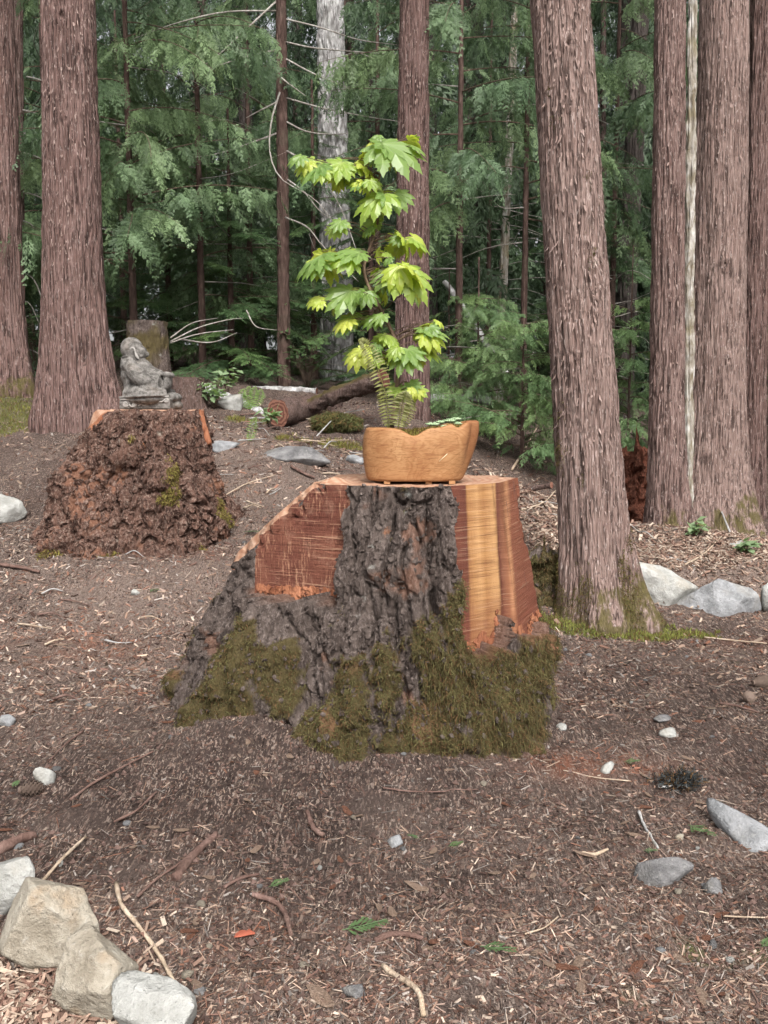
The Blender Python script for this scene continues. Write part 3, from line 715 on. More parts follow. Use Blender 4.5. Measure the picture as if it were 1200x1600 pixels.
TH = np.repeat(th[None], nz, 0); ZZ = -.12 + T_ * (zt[None] + .12)
rn = nat_r(TH, ZZ)
q = v3(np.cos(TH) * rn, np.sin(TH) * rn, ZZ)
# bark: long upright plates between deep furrows, broken across into scales; moss cushions low down
wq = q + .035 * v3(fbm(q * [6, 6, 2.5], 3, 61), fbm(q * [6, 6, 2.5], 3, 62), fbm(q * 5, 3, 63))
w1, w2, wid_ = worley(wq * [15, 15, 2.1], 71)
plate = sstep(0, .32, w2 - w1)
w3, w4, wid2 = worley(wq * [22, 22, 10], 75)
scale_ = sstep(0, .22, w4 - w3)
furr = ridged(wq * [20, 20, 2.4], 3, 79)
mossn = fbm(q * [7, 7, 2.2], 5, 81, .6)
# moss: strong on the lower right, front and left root, little on the middle column
mfield = (1 - sstep(.30, .66, ZZ)) * .74 + .7 * np.exp(-((angd(TH, R(-68)) / .22) ** 2)) * (1 - sstep(.55, .8, ZZ)) + .5 * np.exp(-((angd(TH, R(-150)) / .25) ** 2)) * (1 - sstep(.3, .6, ZZ)) - .45 * np.exp(-((angd(TH, R(-172)) / .2) ** 2)) - .25 * np.exp(-((angd(TH, R(-128)) / .13) ** 2))
mossm = sstep(.52, .86, mfield + 1.0 * mossn)
disp = .034 * (plate - 1) + .022 * (wid_ - .5) + .032 * (furr - .75) + .008 * (scale_ - 1) + .012 * (wid2 - .5) + .005 * fbm(q * [40, 40, 14], 4, 83) + .045 * fbm(q * [4, 4, 2.0], 3, 85) + .035 * np.sin(9 * TH + 2 * fbm(q * 2, 2, 86)) * (1 - sstep(.0, .5, ZZ))
disp = disp + mossm * (.028 + .03 * fbm(q * 10, 3, 87)) + .02 * (1 - sstep(0, .5, ZZ)) * fbm(q * 7, 3, 88)
# dark rotten hollow on the left root
disp = disp - .07 * np.exp(-((angd(TH, R(-169)) / .07) ** 2)) * (1 - sstep(.6, .68, ZZ)) * (.6 + .6 * fbm(q * 9, 3, 91))
disp = disp - .10 * np.exp(-((angd(TH, R(-84)) / .035) ** 2) - ((ZZ - .56) / .07) ** 2) - .06 * np.exp(-((angd(TH, R(-86)) / .03) ** 2) - ((ZZ - .74) / .16) ** 2)
disp = disp + .03 * np.exp(-((angd(TH, R(-93)) / .12) ** 2)) * sstep(.5, .8, ZZ)
rr = rn + disp
# saw cuts
edge = .018 * vn(v3(TH * 30, 0, 0), 95) + .02 * vn(v3(TH * 11, 0, 0), 96)
plL = (.425 + .02 * (SH - ZZ)) / np.maximum(.2, np.cos(angd(TH, R(-114))))
eL = .035 * vn(v3(ZZ * 14, 3.3, 0), 97)
inL = (ZZ > .555 + edge) & (TH > R(-167) + 0 * TH) & (angd(TH, R(-128)) + eL < 0) & (angd(TH, R(-165)) > 0)
plR = np.minimum((.375 + .10 * (SH - ZZ)) / np.maximum(.2, np.cos(angd(TH, R(-52)))), (.375 + .15 * (SH - ZZ)) / np.maximum(.2, np.cos(angd(TH, R(-22)))))
ledR = .385 + edge + .10 * np.exp(-((angd(TH, R(-44)) / .06) ** 2)) - .03 * np.exp(-((angd(TH, R(-15)) / .2) ** 2))
inR = (ZZ > ledR) & (angd(TH, R(-72)) + .035 * vn(v3(ZZ * 12, 7.7, 0), 98) > 0) & (angd(TH, R(12)) < 0)
cutL = inL & (plL < rr + .05); cutR = inR & (plR < rr + .05)
wob = .0010 * vn(q * [10, 10, 90], 99)
rr = np.where(cutL, np.minimum(plL, rr + .02) + wob, rr); rr = np.where(cutR, np.minimum(plR, rr + .02) + wob + .012 * np.exp(-((angd(TH, R(-37)) / .05) ** 2)) * -1, rr)
topfade = sstep(0, .03, zt[None] - ZZ)
V = v3(rr * np.cos(TH), rr * np.sin(TH), ZZ).reshape(-1, 3)
Fq = grid_faces(nth, nz, True)
fl, fr = cutL.ravel()[Fq].all(1), cutR.ravel()[Fq].all(1)
def submesh(V, Fs):
    u, inv = np.unique(Fs, return_inverse=True); return V[u], inv.reshape(Fs.shape), u
torn_edge = (np.exp(-((ZZ - .555) / .02) ** 2) * inL * .6 + np.exp(-((ZZ - ledR) / .02) ** 2) * .5 * (angd(TH, R(-75)) > 0) * (angd(TH, R(15)) < 0)).ravel()
orng = sstep(.55, .8, fbm(q * 6 + 40, 4, 103)).ravel() * .5
dirt = (1 - sstep(-.02, .09, ZZ + .06 * fbm(q * 8, 4, 105))).ravel()
colv = np.stack([mossm.ravel() * (~(cutL | cutR).ravel()) * (1 - .8 * dirt), np.clip(torn_edge + orng, 0, 1), dirt], 1)
for nm, msk, mt, lab in (('bark', ~(fl | fr), 'stump_bark', 'dark plated bark with moss on its lower half'), ('sawn_face', fl, 'sawn_left', 'dark red saw-marked cut face'), ('sawn_face', fr, 'sawn_right', 'golden and red saw-marked cut face')):
    Vs, Fs, us = submesh(V, Fq[msk])
    o = obj(nm, mesh_np(nm, Vs, Fs, nm != 'bark' or True, colv[us], M[mt]), stump); o['label'] = lab
# top
nr = 34
rho = np.linspace(1, 0, nr) ** .9
rt_ = rr[-1]
XX = rho[:, None] * (rt_ * np.cos(th))[None]; YY = rho[:, None] * (rt_ * np.sin(th))[None]
zt2 = np.minimum(SH, cham(XX, YY)) + .004 * fbm(v3(XX * 25, YY * 25, 0), 3, 101) * np.minimum(1, (1 - rho[:, None]) * 12)
zt2 = np.minimum(zt2, np.where(rho[:, None] > .999, zt[None], 9)); zt2[0] = zt
zt2 = zt2 + .028 * gauss(XX, YY, -.33, -.26, .05) * sstep(.0, .1, 1 - rho)[:, None]
o = obj('sawn_top', mesh_np('sawn_top', v3(XX, YY, zt2).reshape(-1, 3), grid_faces(nth, nr, True), True, None, M['sawn_top']), stump)
# hanging moss
nor = mesh_normals(V, nth, nz); nor = nor * np.sign((nor[:, :2] * V[:, :2]).sum(1) + 1e-9)[:, None]
ok = (mossm.ravel() > .06 + .85 * np.random.default_rng(2).random(mossm.size)) & (dirt < .5) & ~(cutL | cutR).ravel() & (V[:, 2] > -.02) & (V[:, 1] < .35)
r_ = np.random.default_rng(3)
area = np.nonzero(ok)[0]
A1, F1, C1 = strands(V[area], nor[area], 46000, r_, (.008, .032), .0011, .7, .55, jitter=.45)
lowr = np.nonzero(ok & (V[:, 2] < .42) & (V[:, 0] > .02))[0]
A2, F2, C2 = strands(V[lowr], nor[lowr], 6500, r_, (.02, .055), .0009, 1.0, .4, ((0.06, 0.052, 0.026), (0.165, 0.145, 0.06)), .3)
Vm, Fm = join([(A1, F1), (A2, F2)])
tag(obj('moss', mesh_np('moss', Vm, Fm, True, np.vstack([C1, C2]), M['moss']), stump), kind='stuff')
# loose bark scales
def scales(pts, nor, n, r, size=(.01, .035), thick=.004):
    k = r.integers(0, len(pts), n); nn = nrm(nor[k] + r.normal(0, .25, (n, 3))); p = pts[k] + nn * .004
    a = nrm(np.cross(nn, r.normal(0, 1, (n, 3)))); b = np.cross(nn, a)
    L = r.uniform(*size, n)[:, None]; W = L * r.uniform(.35, .9, n)[:, None]; t = nn * thick
    c = [p - a * L * .5 - b * W * .4, p + a * L * .1 - b * W * .55, p + a * L * .5, p + a * L * .05 + b * W * .5, p - a * L * .4 + b * W * .35]
    V = np.stack([x + t for x in c] + [x - t for x in c], 1).reshape(-1, 3)
    i = np.arange(n)[:, None] * 10
    tri = np.vstack([i + [0, 1, 2], i + [0, 2, 3], i + [0, 3, 4]])
    qd = np.vstack([i + [a_, (a_ + 1) % 5, 5 + (a_ + 1) % 5, 5 + a_] for a_ in range(5)])
    return V, [tri, qd], k
DEB = np.array([(0.13, 0.09, 0.075), (0.20, 0.145, 0.12), (0.30, 0.24, 0.20), (0.085, 0.055, 0.045), (0.24, 0.20, 0.17), (0.17, 0.085, 0.055), (0.36, 0.30, 0.26)])
M['litter'] = (lambda m: (m.color(m.mix(m.ramp(m.noise(m.map((1, 1, 1)), 260, 3, .6), [(.35, .45), (.6, 0.0)]), m.attr('Col'), m.mix(.55, m.attr('Col'), (0.03, 0.02, 0.018)))), m.m)[1])(NT('litter', .85, .15))
def debris(n, r, pal=DEB): return np.repeat(pal[r.integers(0, len(pal), n)] * r.uniform(.5, 1.1, (n, 1)), 10, 0)
bk = np.nonzero(~(cutL | cutR).ravel() & (V[:, 2] > .1) & (V[:, 1] < .3))[0]
Vb, Fb, _ = scales(V[bk], nor[bk], 1500, r_, (.008, .03), .002)
tag(obj('bark_scales', mesh_np('bark_scales', Vb, Fb, False, None, M['stump_bark']), stump), kind='stuff')
lo = np.nonzero((cutL & (np.abs(ZZ - .57) < .02)).ravel() | (cutR & (np.abs(ZZ - ledR - .01) < .02)).ravel())[0]
Vb, Fb, _ = scales(V[lo], nor[lo], 260, r_, (.012, .04), .002)
tag(obj('torn_splinters', mesh_np('torn_splinters', Vb, Fb, False, None, M['torn']), stump), kind='stuff')

# ------------------------------------------------------------------ the stump under the statue
BX, BY = P(233, 640, 5.95)[0], 5.95
BZ0 = gz(BX, 5.55) - .05
BZT = P(233, 641, 5.85)[2]
BH = BZT - BZ0
st2 = thing('tree_stump', (BX, BY, BZ0), 'crumbling reddish stump with rotten bark carrying the seated stone statue', 'stump')
nth, nz = 330, 190
s_ = np.linspace(-1, 1, nth, endpoint=False); th = -np.pi / 2 + np.pi * s_ * (.62 + .38 * s_ * s_)
_a2 = np.radians([-180, -150, -120, -90, -60, -30, 0, 60, 120, 180])
_b2 = np.array([.74, .74, .70, .72, .74, .70, .62, .6, .7, .74]); _t2 = np.array([.40, .38, .37, .36, .37, .375, .375, .36, .38, .40])
def r2(th, z):
    t = np.mod(th + np.pi, 2 * np.pi) - np.pi
    rb = np.interp(t, _a2, _b2); rt = np.interp(t, _a2, _t2); k = np.clip(1 - z / BH, 0, 1.2)
    return rt + (rb - rt) * k ** 1.15 + .035 * np.sin(5 * th + 1) * k
TH = np.repeat(th[None], nz, 0); zt = np.full(nth, BH) - .10 * sstep(0, .55, angd(R(-122), th)) * (np.cos(th) < 0)
zt = zt + .012 * fbm(v3(th * 9, 0, 0), 3, 5)
T_ = np.linspace(0, 1, nz)[:, None]; ZZ = -.15 + T_ * (zt[None] + .15)
rn = r2(TH, ZZ); q = v3(np.cos(TH) * rn, np.sin(TH) * rn, ZZ)
wq = q + .05 * v3(fbm(q * 5, 3, 161), fbm(q * 5, 3, 162), fbm(q * 5, 3, 163))
w1, w2, wid_ = worley(wq * [13, 13, 2.6], 171); w3, w4, wid2 = worley(wq * [24, 24, 9], 175); furr = ridged(wq * [15, 15, 3.0], 3, 179)
hi = sstep(BH - .34, BH - .1, ZZ + .1 * fbm(q * 6, 3, 177))
disp = (.036 * (sstep(0, .4, w2 - w1) - 1) + .034 * (wid_ - .5)) * (1 - .5 * hi) + .055 * (furr - .75) * (1 - .5 * hi) + .014 * (wid2 - .5) + .012 * fbm(q * [30, 30, 12], 4, 183) + .085 * fbm(q * [4.5, 4.5, 2.6], 4, 185) * (1 - .7 * hi)
disp = disp + .05 * np.exp(-((angd(TH, R(-35)) / .25) ** 2)) * np.exp(-((ZZ - BH * .35) / .2) ** 2)
# bare sawn wood round the upper rim, widest at the left shoulder
wood = sstep(.0, .06, ZZ - (zt[None] - .05 - .05 * sstep(0, .5, angd(R(-105), TH)) * (np.cos(TH) < .1) + .05 * fbm(v3(TH * 8, ZZ * 4, 0), 4, 187))) * (angd(TH, R(-25)) < 0)
wood = np.maximum(wood, np.exp(-((angd(TH, R(-14)) / .10) ** 2)) * sstep(BH - .26, BH - .2, ZZ))
rr = rn + disp * (1 - .8 * wood) - .03 * wood + .05 * np.exp(-((angd(TH, R(-14)) / .08) ** 2)) * sstep(BH - .26, BH - .2, ZZ) - .05 * np.exp(-((angd(TH, R(-40)) / .16) ** 2)) * sstep(BH - .12, BH - .08, ZZ)
V = v3(rr * np.cos(TH), rr * np.sin(TH), ZZ).reshape(-1, 3); Fq = grid_faces(nth, nz, True)
ms = sstep(.55, .85, fbm(q * 4.2, 4, 191) + .35 * np.exp(-((angd(TH, R(-70)) / .3) ** 2) - ((ZZ - .3) / .12) ** 2)).ravel() * .8
def largest(mask, rows, cols):
    m_ = mask.reshape(rows, cols); lab = np.where(m_, np.arange(m_.size).reshape(rows, cols) + 1, 0)
    for _ in range(600):
        n_ = lab.copy()
        for ax, sh in ((1, 1), (1, -1)): n_ = np.maximum(n_, np.roll(lab, sh, ax))
        n_[1:] = np.maximum(n_[1:], lab[:-1]); n_[:-1] = np.maximum(n_[:-1], lab[1:]); n_ = np.where(m_, n_, 0)
        if (n_ == lab).all(): break
        lab = n_
    ids, ct = np.unique(lab[lab > 0], return_counts=True)
    return (lab == ids[np.argmax(ct)]).ravel()
isw = (wood > .5).ravel()[Fq].all(1); _r = angd(TH.ravel()[Fq[:, 0]], R(-30)) > 0
isw = largest(isw & _r, nz - 1, nth) | largest(isw & ~_r, nz - 1, nth)
isw = isw & (isw > 0); spl = isw & (angd(TH.ravel()[Fq[:, 0]], R(-30)) > 0)
colv = np.stack([ms * (wood.ravel() < .4), .7 * sstep(.15, .6, fbm(q * 6 + 9, 4, 193)).ravel(), 0 * ms], 1)
for nm, msk, mt in (('bark', ~isw, 'rot_bark'), ('torn_wood', isw & ~spl, 'torn'), ('wood_splinter', spl, 'torn')):
    Vs, Fs, us = submesh(V, Fq[msk]); obj(nm, mesh_np(nm, Vs, Fs, True, colv[us], M[mt]), st2)
rho = np.linspace(1, 0, 14); XX = rho[:, None] * (rr[-1] * np.cos(th))[None]; YY = rho[:, None] * (rr[-1] * np.sin(th))[None]
Zt = np.where(rho[:, None] > .99, zt[None], BH + .004 * fbm(v3(XX * 20, YY * 20, 0), 2, 9)); Zt = np.where((rho[:, None] > .6), np.minimum(Zt, zt[None] + (1 - rho[:, None]) * 1.1), Zt)
obj('sawn_top', mesh_np('sawn_top', v3(XX, YY, Zt).reshape(-1, 3), grid_faces(nth, 14, True), True, None, M['sawn_top']), st2)
nor = mesh_normals(V, nth, nz); nor = nor * np.sign((nor[:, :2] * V[:, :2]).sum(1) + 1e-9)[:, None]
bk = np.nonzero((wood.ravel() < .4) & (V[:, 1] < .2))[0]
Vb, Fb, _ = scales(V[bk], nor[bk], 3200, r_, (.012, .055), .002)
tag(obj('bark_scales', mesh_np('bark_scales', Vb, Fb, False, None, M['rot_bark']), st2), kind='stuff')
mk = np.nonzero((ms > .35) & (V[:, 1] < .2))[0]
A, Fc, C = strands(V[mk], nor[mk], 5000, r_, (.015, .04), .0018, .5, .7, ((0.13, 0.11, 0.03), (0.36, 0.31, 0.10)))
tag(obj('moss', mesh_np('moss', A, Fc, True, C, M['moss']), st2), kind='stuff')
# ------------------------------------------------------------------ wooden planter
def pot_mat():
    m = NT('carved_wood', .6, .25); w = m.map()
    n = m.noise(w, 4.5, 4, .6, 1.2); fig = m.noise(m.map((1, 1, 2.6), rot=(0, R(-30), 0)), 3.6, 3, .5, 1.8); fine = m.noise(m.map((7, 7, 60), rot=(0, R(-24), 0)), 3.2, 6, .65, 1.0)
    base = m.mix(m.ramp(n, [(.35, 0.0), (.65, 1.0)]), (0.30, 0.15, 0.064), (0.42, 0.24, 0.112))
    base = m.mix(m.ramp(fig, [(.30, 0.0), (.335, .4), (.37, 0.1), (.40, 0.0), (.425, .5), (.46, .1), (.485, .3), (.51, 0.0), (.54, .5), (.58, .1), (.60, 0.0), (.63, .45), (.68, 0.0)]), base, (0.20, 0.072, 0.024))
    base = m.mix(m.ramp(fine, [(.50, 0.0), (.66, .8)]), base, (0.17, 0.066, 0.024))
    base = m.mix(m.ramp(m.noise(m.map(loc=(3, 3, 1)), 9, 5, .7), [(.56, 0.0), (.72, .45)]), base, (0.16, 0.06, 0.025))
    x = m.sep(w, 'X')
    base = m.mix(m.ramp(m.math('ADD', x, m.math('MULTIPLY', n, .06)), [(.19, 0.0), (.235, .65)]), base, (0.16, 0.055, 0.022))
    m.color(base); m.bump(fine, .002, .4); return m.m
M['pot'] = pot_mat()
def soil_moss_mat():
    m = NT('planter_soil', .95, .1); w = m.map(); n = m.noise(w, 60, 5, .7)
    m.color(m.mix(n, (0.07, 0.045, 0.02), (0.22, 0.18, 0.06))); m.bump(n, .015, 1); return m.m
M['pot_soil'] = soil_moss_mat()
PY = 3.55
PX = (P(652, 740, PY)[0]); PZ = SH + .012
pot = thing('wooden_planter', (PX, PY, PZ), 'smooth honey-brown carved wooden planter with a wavy rim on the large stump', 'planter')
sx, sy = .222, .150
nth = 180; th = np.arange(nth) * 2 * np.pi / nth
def super_r(t, p=2.9): return (np.abs(np.cos(t) / sx) ** p + np.abs(np.sin(t) / sy) ** p) ** (-1 / p)
def rim(t):
    """rim height: low dip left of the middle of the front, high at the right end"""
    x = np.cos(t)
    front = np.where(np.sin(t) < 0, 1.0, .35)
    return .200 - .030 * np.exp(-((x + .22) / .26) ** 2) * front + .022 * sstep(.35, .8, x) - .02 * front * np.exp(-((x - 0.74) / .07) ** 2) + .006 * sstep(.80, .97, x)
zl = np.linspace(0, 1, 34)
prof = []
for z in zl:    # outside
    k = .85 + .15 * math.sin(min(1, z * 1.15) * math.pi / 2) - .02 * max(0, z - .85) / .15
    if z < .05: k -= .035 * (1 - z / .05) ** 2
    f = 1 - .055 * np.exp(-((angd(th, R(-24)) / .10) ** 2)) * min(1, z * 1.6) + .03 * np.exp(-((angd(th, R(-10)) / .14) ** 2)) * z - .03 * np.exp(-((angd(th, R(-150)) / .14) ** 2)) * (.4 + z * .4)
    r = super_r(th) * k * f * (1 + .012 * np.sin(4 * th + 3 * z))
    prof.append(v3(r * np.cos(th) + .024 * z - .010, r * np.sin(th), rim(th) * z))
top = prof[-1]
lip = top * [.955, .955, 1] + [0, 0, .006]; inn = top * [.91, .91, 1] - [0, 0, .004]; low = top * [.88, .88, 1] - [0, 0, .06]
rings = np.array(prof + [lip, inn, low]); nR = len(rings)
Vp = rings.reshape(-1, 3); Vp = np.vstack([Vp, [[0, 0, 0.004]]])
i = np.arange(nth); j = (i + 1) % nth
obj('bowl', mesh_np('bowl', Vp, [grid_faces(nth, nR, True), np.stack([j, i, np.full(nth, len(Vp) - 1)], 1)], True, None, M['pot']), pot)
rho = np.linspace(1, 0, 14)
XX = rho[:, None] * (low[:, 0] * 1.01)[None]; YY = rho[:, None] * (low[:, 1] * 1.01)[None]
ZZ = (low[:, 2] + .042)[None] * rho[:, None] + .178 * (1 - rho[:, None]) + .008 * fbm(v3(XX * 40, YY * 40, 0), 3, 3)
obj('soil', mesh_np('soil', v3(XX, YY, ZZ).reshape(-1, 3), grid_faces(nth, 14, True), True, None, M['pot_soil']), pot)
r_ = np.random.default_rng(9)
sp = v3(XX, YY, ZZ).reshape(-1, 3); sp = sp[nth:]
A, Fc, C = strands(sp, np.repeat([[0, 0, 1.]], len(sp), 0), 3500, r_, (.008, .028), .0012, -.3, .9, ((0.10, 0.085, 0.02), (0.30, 0.26, 0.07)))
tag(obj('moss', mesh_np('moss', A, Fc, True, C, M['moss']), pot), kind='stuff')
M['needle'] = NT('pale_straw', .7, .2).color((0.72, 0.62, 0.42)).m
for (fx) in (-.12, .04, .13):
    c = np.array([PX + fx, PY - .09, SH + .001]); b = np.array([[x, y, z] for z in (0, .013) for (x, y) in ((-.012, -.02), (.012, -.02), (.012, .02), (-.012, .02))]) + c
    part('foot', b, np.array([[0, 1, 5, 4], [1, 2, 6, 5], [2, 3, 7, 6], [3, 0, 4, 7], [4, 5, 6, 7], [3, 2, 1, 0]]), M['pot'], pot, None, False)
a, b = P(686, 721, PY - .155), P(699, 709, PY - .155)
nd = solo('conifer_needle', *tube(np.array([a, (a + b) / 2, b]), .0011, 4), M['needle'], 'pale straw-coloured needle stuck to the front of the wooden planter', 'needle')

# ------------------------------------------------------------------ maple sapling
def leaf_mesh(name, mat, seed, droop=.55, fold=.10):
    r = np.random.default_rng(seed)
    V = [(0, 0, 0)]; T = []; vein = [1.0]
    lob = [(0, 1.0), (27, .97), (-27, .97), (56, .86), (-56, .86), (87, .66), (-87, .66), (122, .42), (-122, .42)]
    lob = sorted(lob); sinus = []
    for k in range(len(lob) - 1):
        a = R((lob[k][0] + lob[k + 1][0]) / 2); rr = .58 * min(lob[k][1], lob[k + 1][1]) + .03
        sinus.append((a, rr))
    sin_idx = []
    for (a, rr) in [(R(-150), .14)] + sinus + [(R(150), .14)]:
        sin_idx.append(len(V)); V.append((math.sin(a) * rr, math.cos(a) * rr, 0)); vein.append(0)
    for k, (ad, L) in enumerate(lob):
        L *= r.uniform(.92, 1.06); a = R(ad + r.uniform(-3, 3)); dx, dy = math.sin(a), math.cos(a); px, py = dy, -dx
        m1 = len(V); V.append((dx * L * .45, dy * L * .45, .02)); vein.append(1)
        m2 = len(V); V.append((dx * L * .72, dy * L * .72, .01)); vein.append(1)
        tip = len(V); V.append((dx * L, dy * L, 0)); vein.append(.3)
        sides = []
        for sd_ in (-1, 1):
            w = .135 * (L ** .6)
            pts = [(.55, w * 1.12), (.62, w * 1.25), (.655, w * .95), (.72, w * 1.12), (.765, w * .78), (.82, w * .82), (.86, w * .48)]
            ids = []
            for (f, ww) in pts:
                ids.append(len(V)); V.append((dx * L * f + sd_ * px * ww, dy * L * f + sd_ * py * ww, -fold * ww * 2)); vein.append(0)
            sides.append(ids)
        sL, sR = sin_idx[k], sin_idx[k + 1]
        A, B = sides
        T += [(0, sL, m1), (0, m1, sR), (sL, A[0], m1), (m1, B[0], sR)]
        for ids, flip in ((A, 0), (B, 1)):
            tr = [(ids[0], ids[1], m1), (ids[1], ids[2], m1), (ids[2], m2, m1), (ids[2], ids[3], m2), (ids[3], ids[4], m2), (ids[4], ids[5], m2), (ids[5], ids[6], m2), (ids[6], tip, m2)]
            T += [t if not flip else (t[1], t[0], t[2]) for t in tr]
    V = np.array(V, float)
    rad = np.hypot(V[:, 0], V[:, 1])
    ang = droop * rad ** 1.2 * 1.3           # bend every lobe downwards round the leaf base
    k = np.where(rad > 1e-6, np.sin(ang) / np.maximum(ang, 1e-6), 1)
    dz = -rad * (1 - np.cos(ang)) / np.maximum(ang, 1e-6)
    V = np.stack([V[:, 0] * k, V[:, 1] * k, V[:, 2] + dz + .02 * r.normal(0, 1, len(V)) * rad * .5], 1)
    vv = np.array(vein)
    return mesh_np(name, V, np.array(T), False, np.stack([vv, vv, vv], 1), mat)
def maple_mat(name, c1, c2, tr, vein):
    m = NT(name, .38, .5); r = m.orand(); w = m.map()
    base = m.mix(r, c1, c2)
    base = m.mix(m.ramp(m.attr('Col', 'Fac'), [(.80, 0.0), (.97, .75)]), base, vein)
    base = m.mix(m.ramp(m.noise(w, 5, 4), [(.4, 0.0), (.7, .35)]), base, c2)
    m.color(base); m.leafy(tr, .42); return m.m
M['maple'] = maple_mat('maple_leaf', (0.115, 0.205, 0.045), (0.20, 0.30, 0.085), (0.32, 0.46, 0.03), (0.28, 0.38, 0.14))
M['maple_y'] = maple_mat('maple_leaf_young', (0.34, 0.45, 0.06), (0.46, 0.50, 0.09), (0.50, 0.58, 0.05), (0.52, 0.52, 0.18))
LEAF = [leaf_mesh('leaf', M['maple'], s, d) for s, d in ((1, .5), (2, .7), (3, .35))]
M['maple_m'] = maple_mat('maple_leaf_mid', (0.22, 0.33, 0.05), (0.30, 0.40, 0.08), (0.42, 0.54, 0.04), (0.40, 0.46, 0.16))
LEAFM = [leaf_mesh('leaf', M['maple_m'], s, d) for s, d in ((6, .5), (7, .75))]
LEAFY = [leaf_mesh('leaf', M['maple_y'], s, d) for s, d in ((4, .8), (5, 1.0))]
MY = 3.56
stem_px = [(612, 668, 0), (621, 600, .0), (621, 545, .01), (606, 505, .02), (590, 475, .0), (574, 443, .0), (569, 417, .01), (580, 381, .01), (590, 345, 0), (587, 301, -.01), (597, 262, 0), (598, 236, 0)]
sp_ = np.array([P(u, v, MY + d) for u, v, d in stem_px])
M['maple_bark'] = fir_mat('maple_twig', (0.10, 0.065, 0.045), (0.20, 0.14, 0.10), (0.15, 0.13, 0.07))
maple = thing('maple_sapling', (sp_[0][0], sp_[0][1], PZ + .165), 'lime-green maple sapling with drooping lobed leaves growing in the wooden planter', 'maple')
spp = resample(sp_, 60); V, fs = tube(spp, np.linspace(.0095, .003, 60), 8)
part('trunk', V, fs, M['maple_bark'], maple)
# (base pixel) -> (tip pixel), depth offset of base and tip, young?
leaves = [((585, 220), (556, 246), .0, -.02, 1, .7), ((596, 224), (668, 264), -.02, -.07, 0, 1.0), ((600, 226), (622, 272), -.02, -.09, 0, .95), ((637, 219), (667, 245), .03, .05, 1, .8), ((575, 242), (556, 268), .03, .05, 1, .85), ((604, 240), (640, 268), .05, .08, 1, .8),
          ((482, 252), (455, 277), -.02, -.05, 1, .85), ((499, 258), (468, 298), -.03, -.07, 0, .9), ((534, 253), (500, 290), -.03, -.08, 0, 1.05), ((537, 255), (549, 288), -.03, -.10, 0, .9), ((532, 268), (518, 310), .04, .04, 1, .85), ((566, 258), (606, 296), .02, .02, 1, .9),
          ((562, 284), (543, 306), -.03, -.07, 0, .9), ((570, 285), (585, 318), -.02, -.06, 1, .85), ((597, 303), (556, 347), -.04, -.09, 0, 1.0), ((602, 304), (612, 336), -.04, -.09, 0, .85), ((618, 302), (641, 334), -.01, -.04, 0, .95), ((590, 340), (572, 374), .04, .05, 0, 1.0), ((585, 345), (558, 365), .03, .04, 0, .8),
          ((533, 349), (512, 386), .0, -.03, 0, .8), ((562, 394), (508, 408), -.04, -.10, 0, 1.0), ((503, 398), (455, 440), -.05, -.09, 0, 1.05), ((505, 398), (497, 436), -.01, -.01, 1, .8), ((545, 390), (520, 420), .0, .0, 0, .9),
          ((626, 368), (650, 415), .03, .02, 1, .95), ((645, 370), (683, 404), .02, .03, 1, .9), ((625, 370), (606, 392), .0, -.04, 0, .7), ((592, 392), (580, 420), .0, -.02, 1, .75), ((605, 385), (628, 402), .02, .03, 1, .6),
          ((627, 421), (674, 470), -.05, -.10, 0, 1.05), ((622, 424), (628, 470), -.05, -.12, 0, 1.0), ((604, 428), (598, 468), .0, -.04, 0, .95), ((640, 448), (668, 478), .04, .05, 1, .9), ((632, 425), (660, 445), .02, .02, 0, .9), ((590, 425), (575, 445), .03, .02, 0, .8),
          ((548, 454), (500, 490), -.04, -.08, 0, 1.05), ((572, 456), (562, 493), -.05, -.10, 0, .95), ((586, 458), (590, 490), .02, .0, 0, .9), ((498, 464), (468, 487), -.05, -.08, 1, .75), ((530, 470), (512, 502), .0, .0, 1, .8),
          ((548, 498), (519, 527), -.02, -.06, 0, .9), ((588, 494), (568, 522), -.03, -.07, 0, .9), ((555, 490), (575, 505), .03, .03, 0, .7),
          ((600, 522), (622, 546), -.01, -.05, 0, .9), ((596, 528), (585, 552), .0, -.02, 0, .8), ((660, 512), (712, 534), .0, -.02, 0, .95), ((662, 514), (676, 540), -.02, -.06, 0, .85), ((682, 500), (708, 518), .03, .05, 1, .8), ((655, 520), (635, 542), .02, .02, 1, .7), ((660, 545), (704, 566), .0, .0, 0, .9),
          ((632, 552), (642, 588), -.05, -.11, 0, 1.05), ((628, 553), (606, 580), -.04, -.07, 0, .9), ((566, 548), (535, 580), -.04, -.06, 1, .9), ((580, 548), (596, 585), -.01, -.03, 0, .85), ((600, 550), (588, 575), .03, .02, 1, .8), ((572, 552), (560, 586), .0, -.01, 1, .8), ((645, 560), (640, 575), .04, .03, 1, .6),
          ((640, 598), (654, 618), -.03, -.06, 0, .8), ((650, 608), (664, 636), -.02, -.05, 0, .85), ((616, 604), (600, 626), .0, -.03, 0, .8), ((634, 612), (622, 634), .02, .02, 0, .6)]
rl = np.random.default_rng(12)
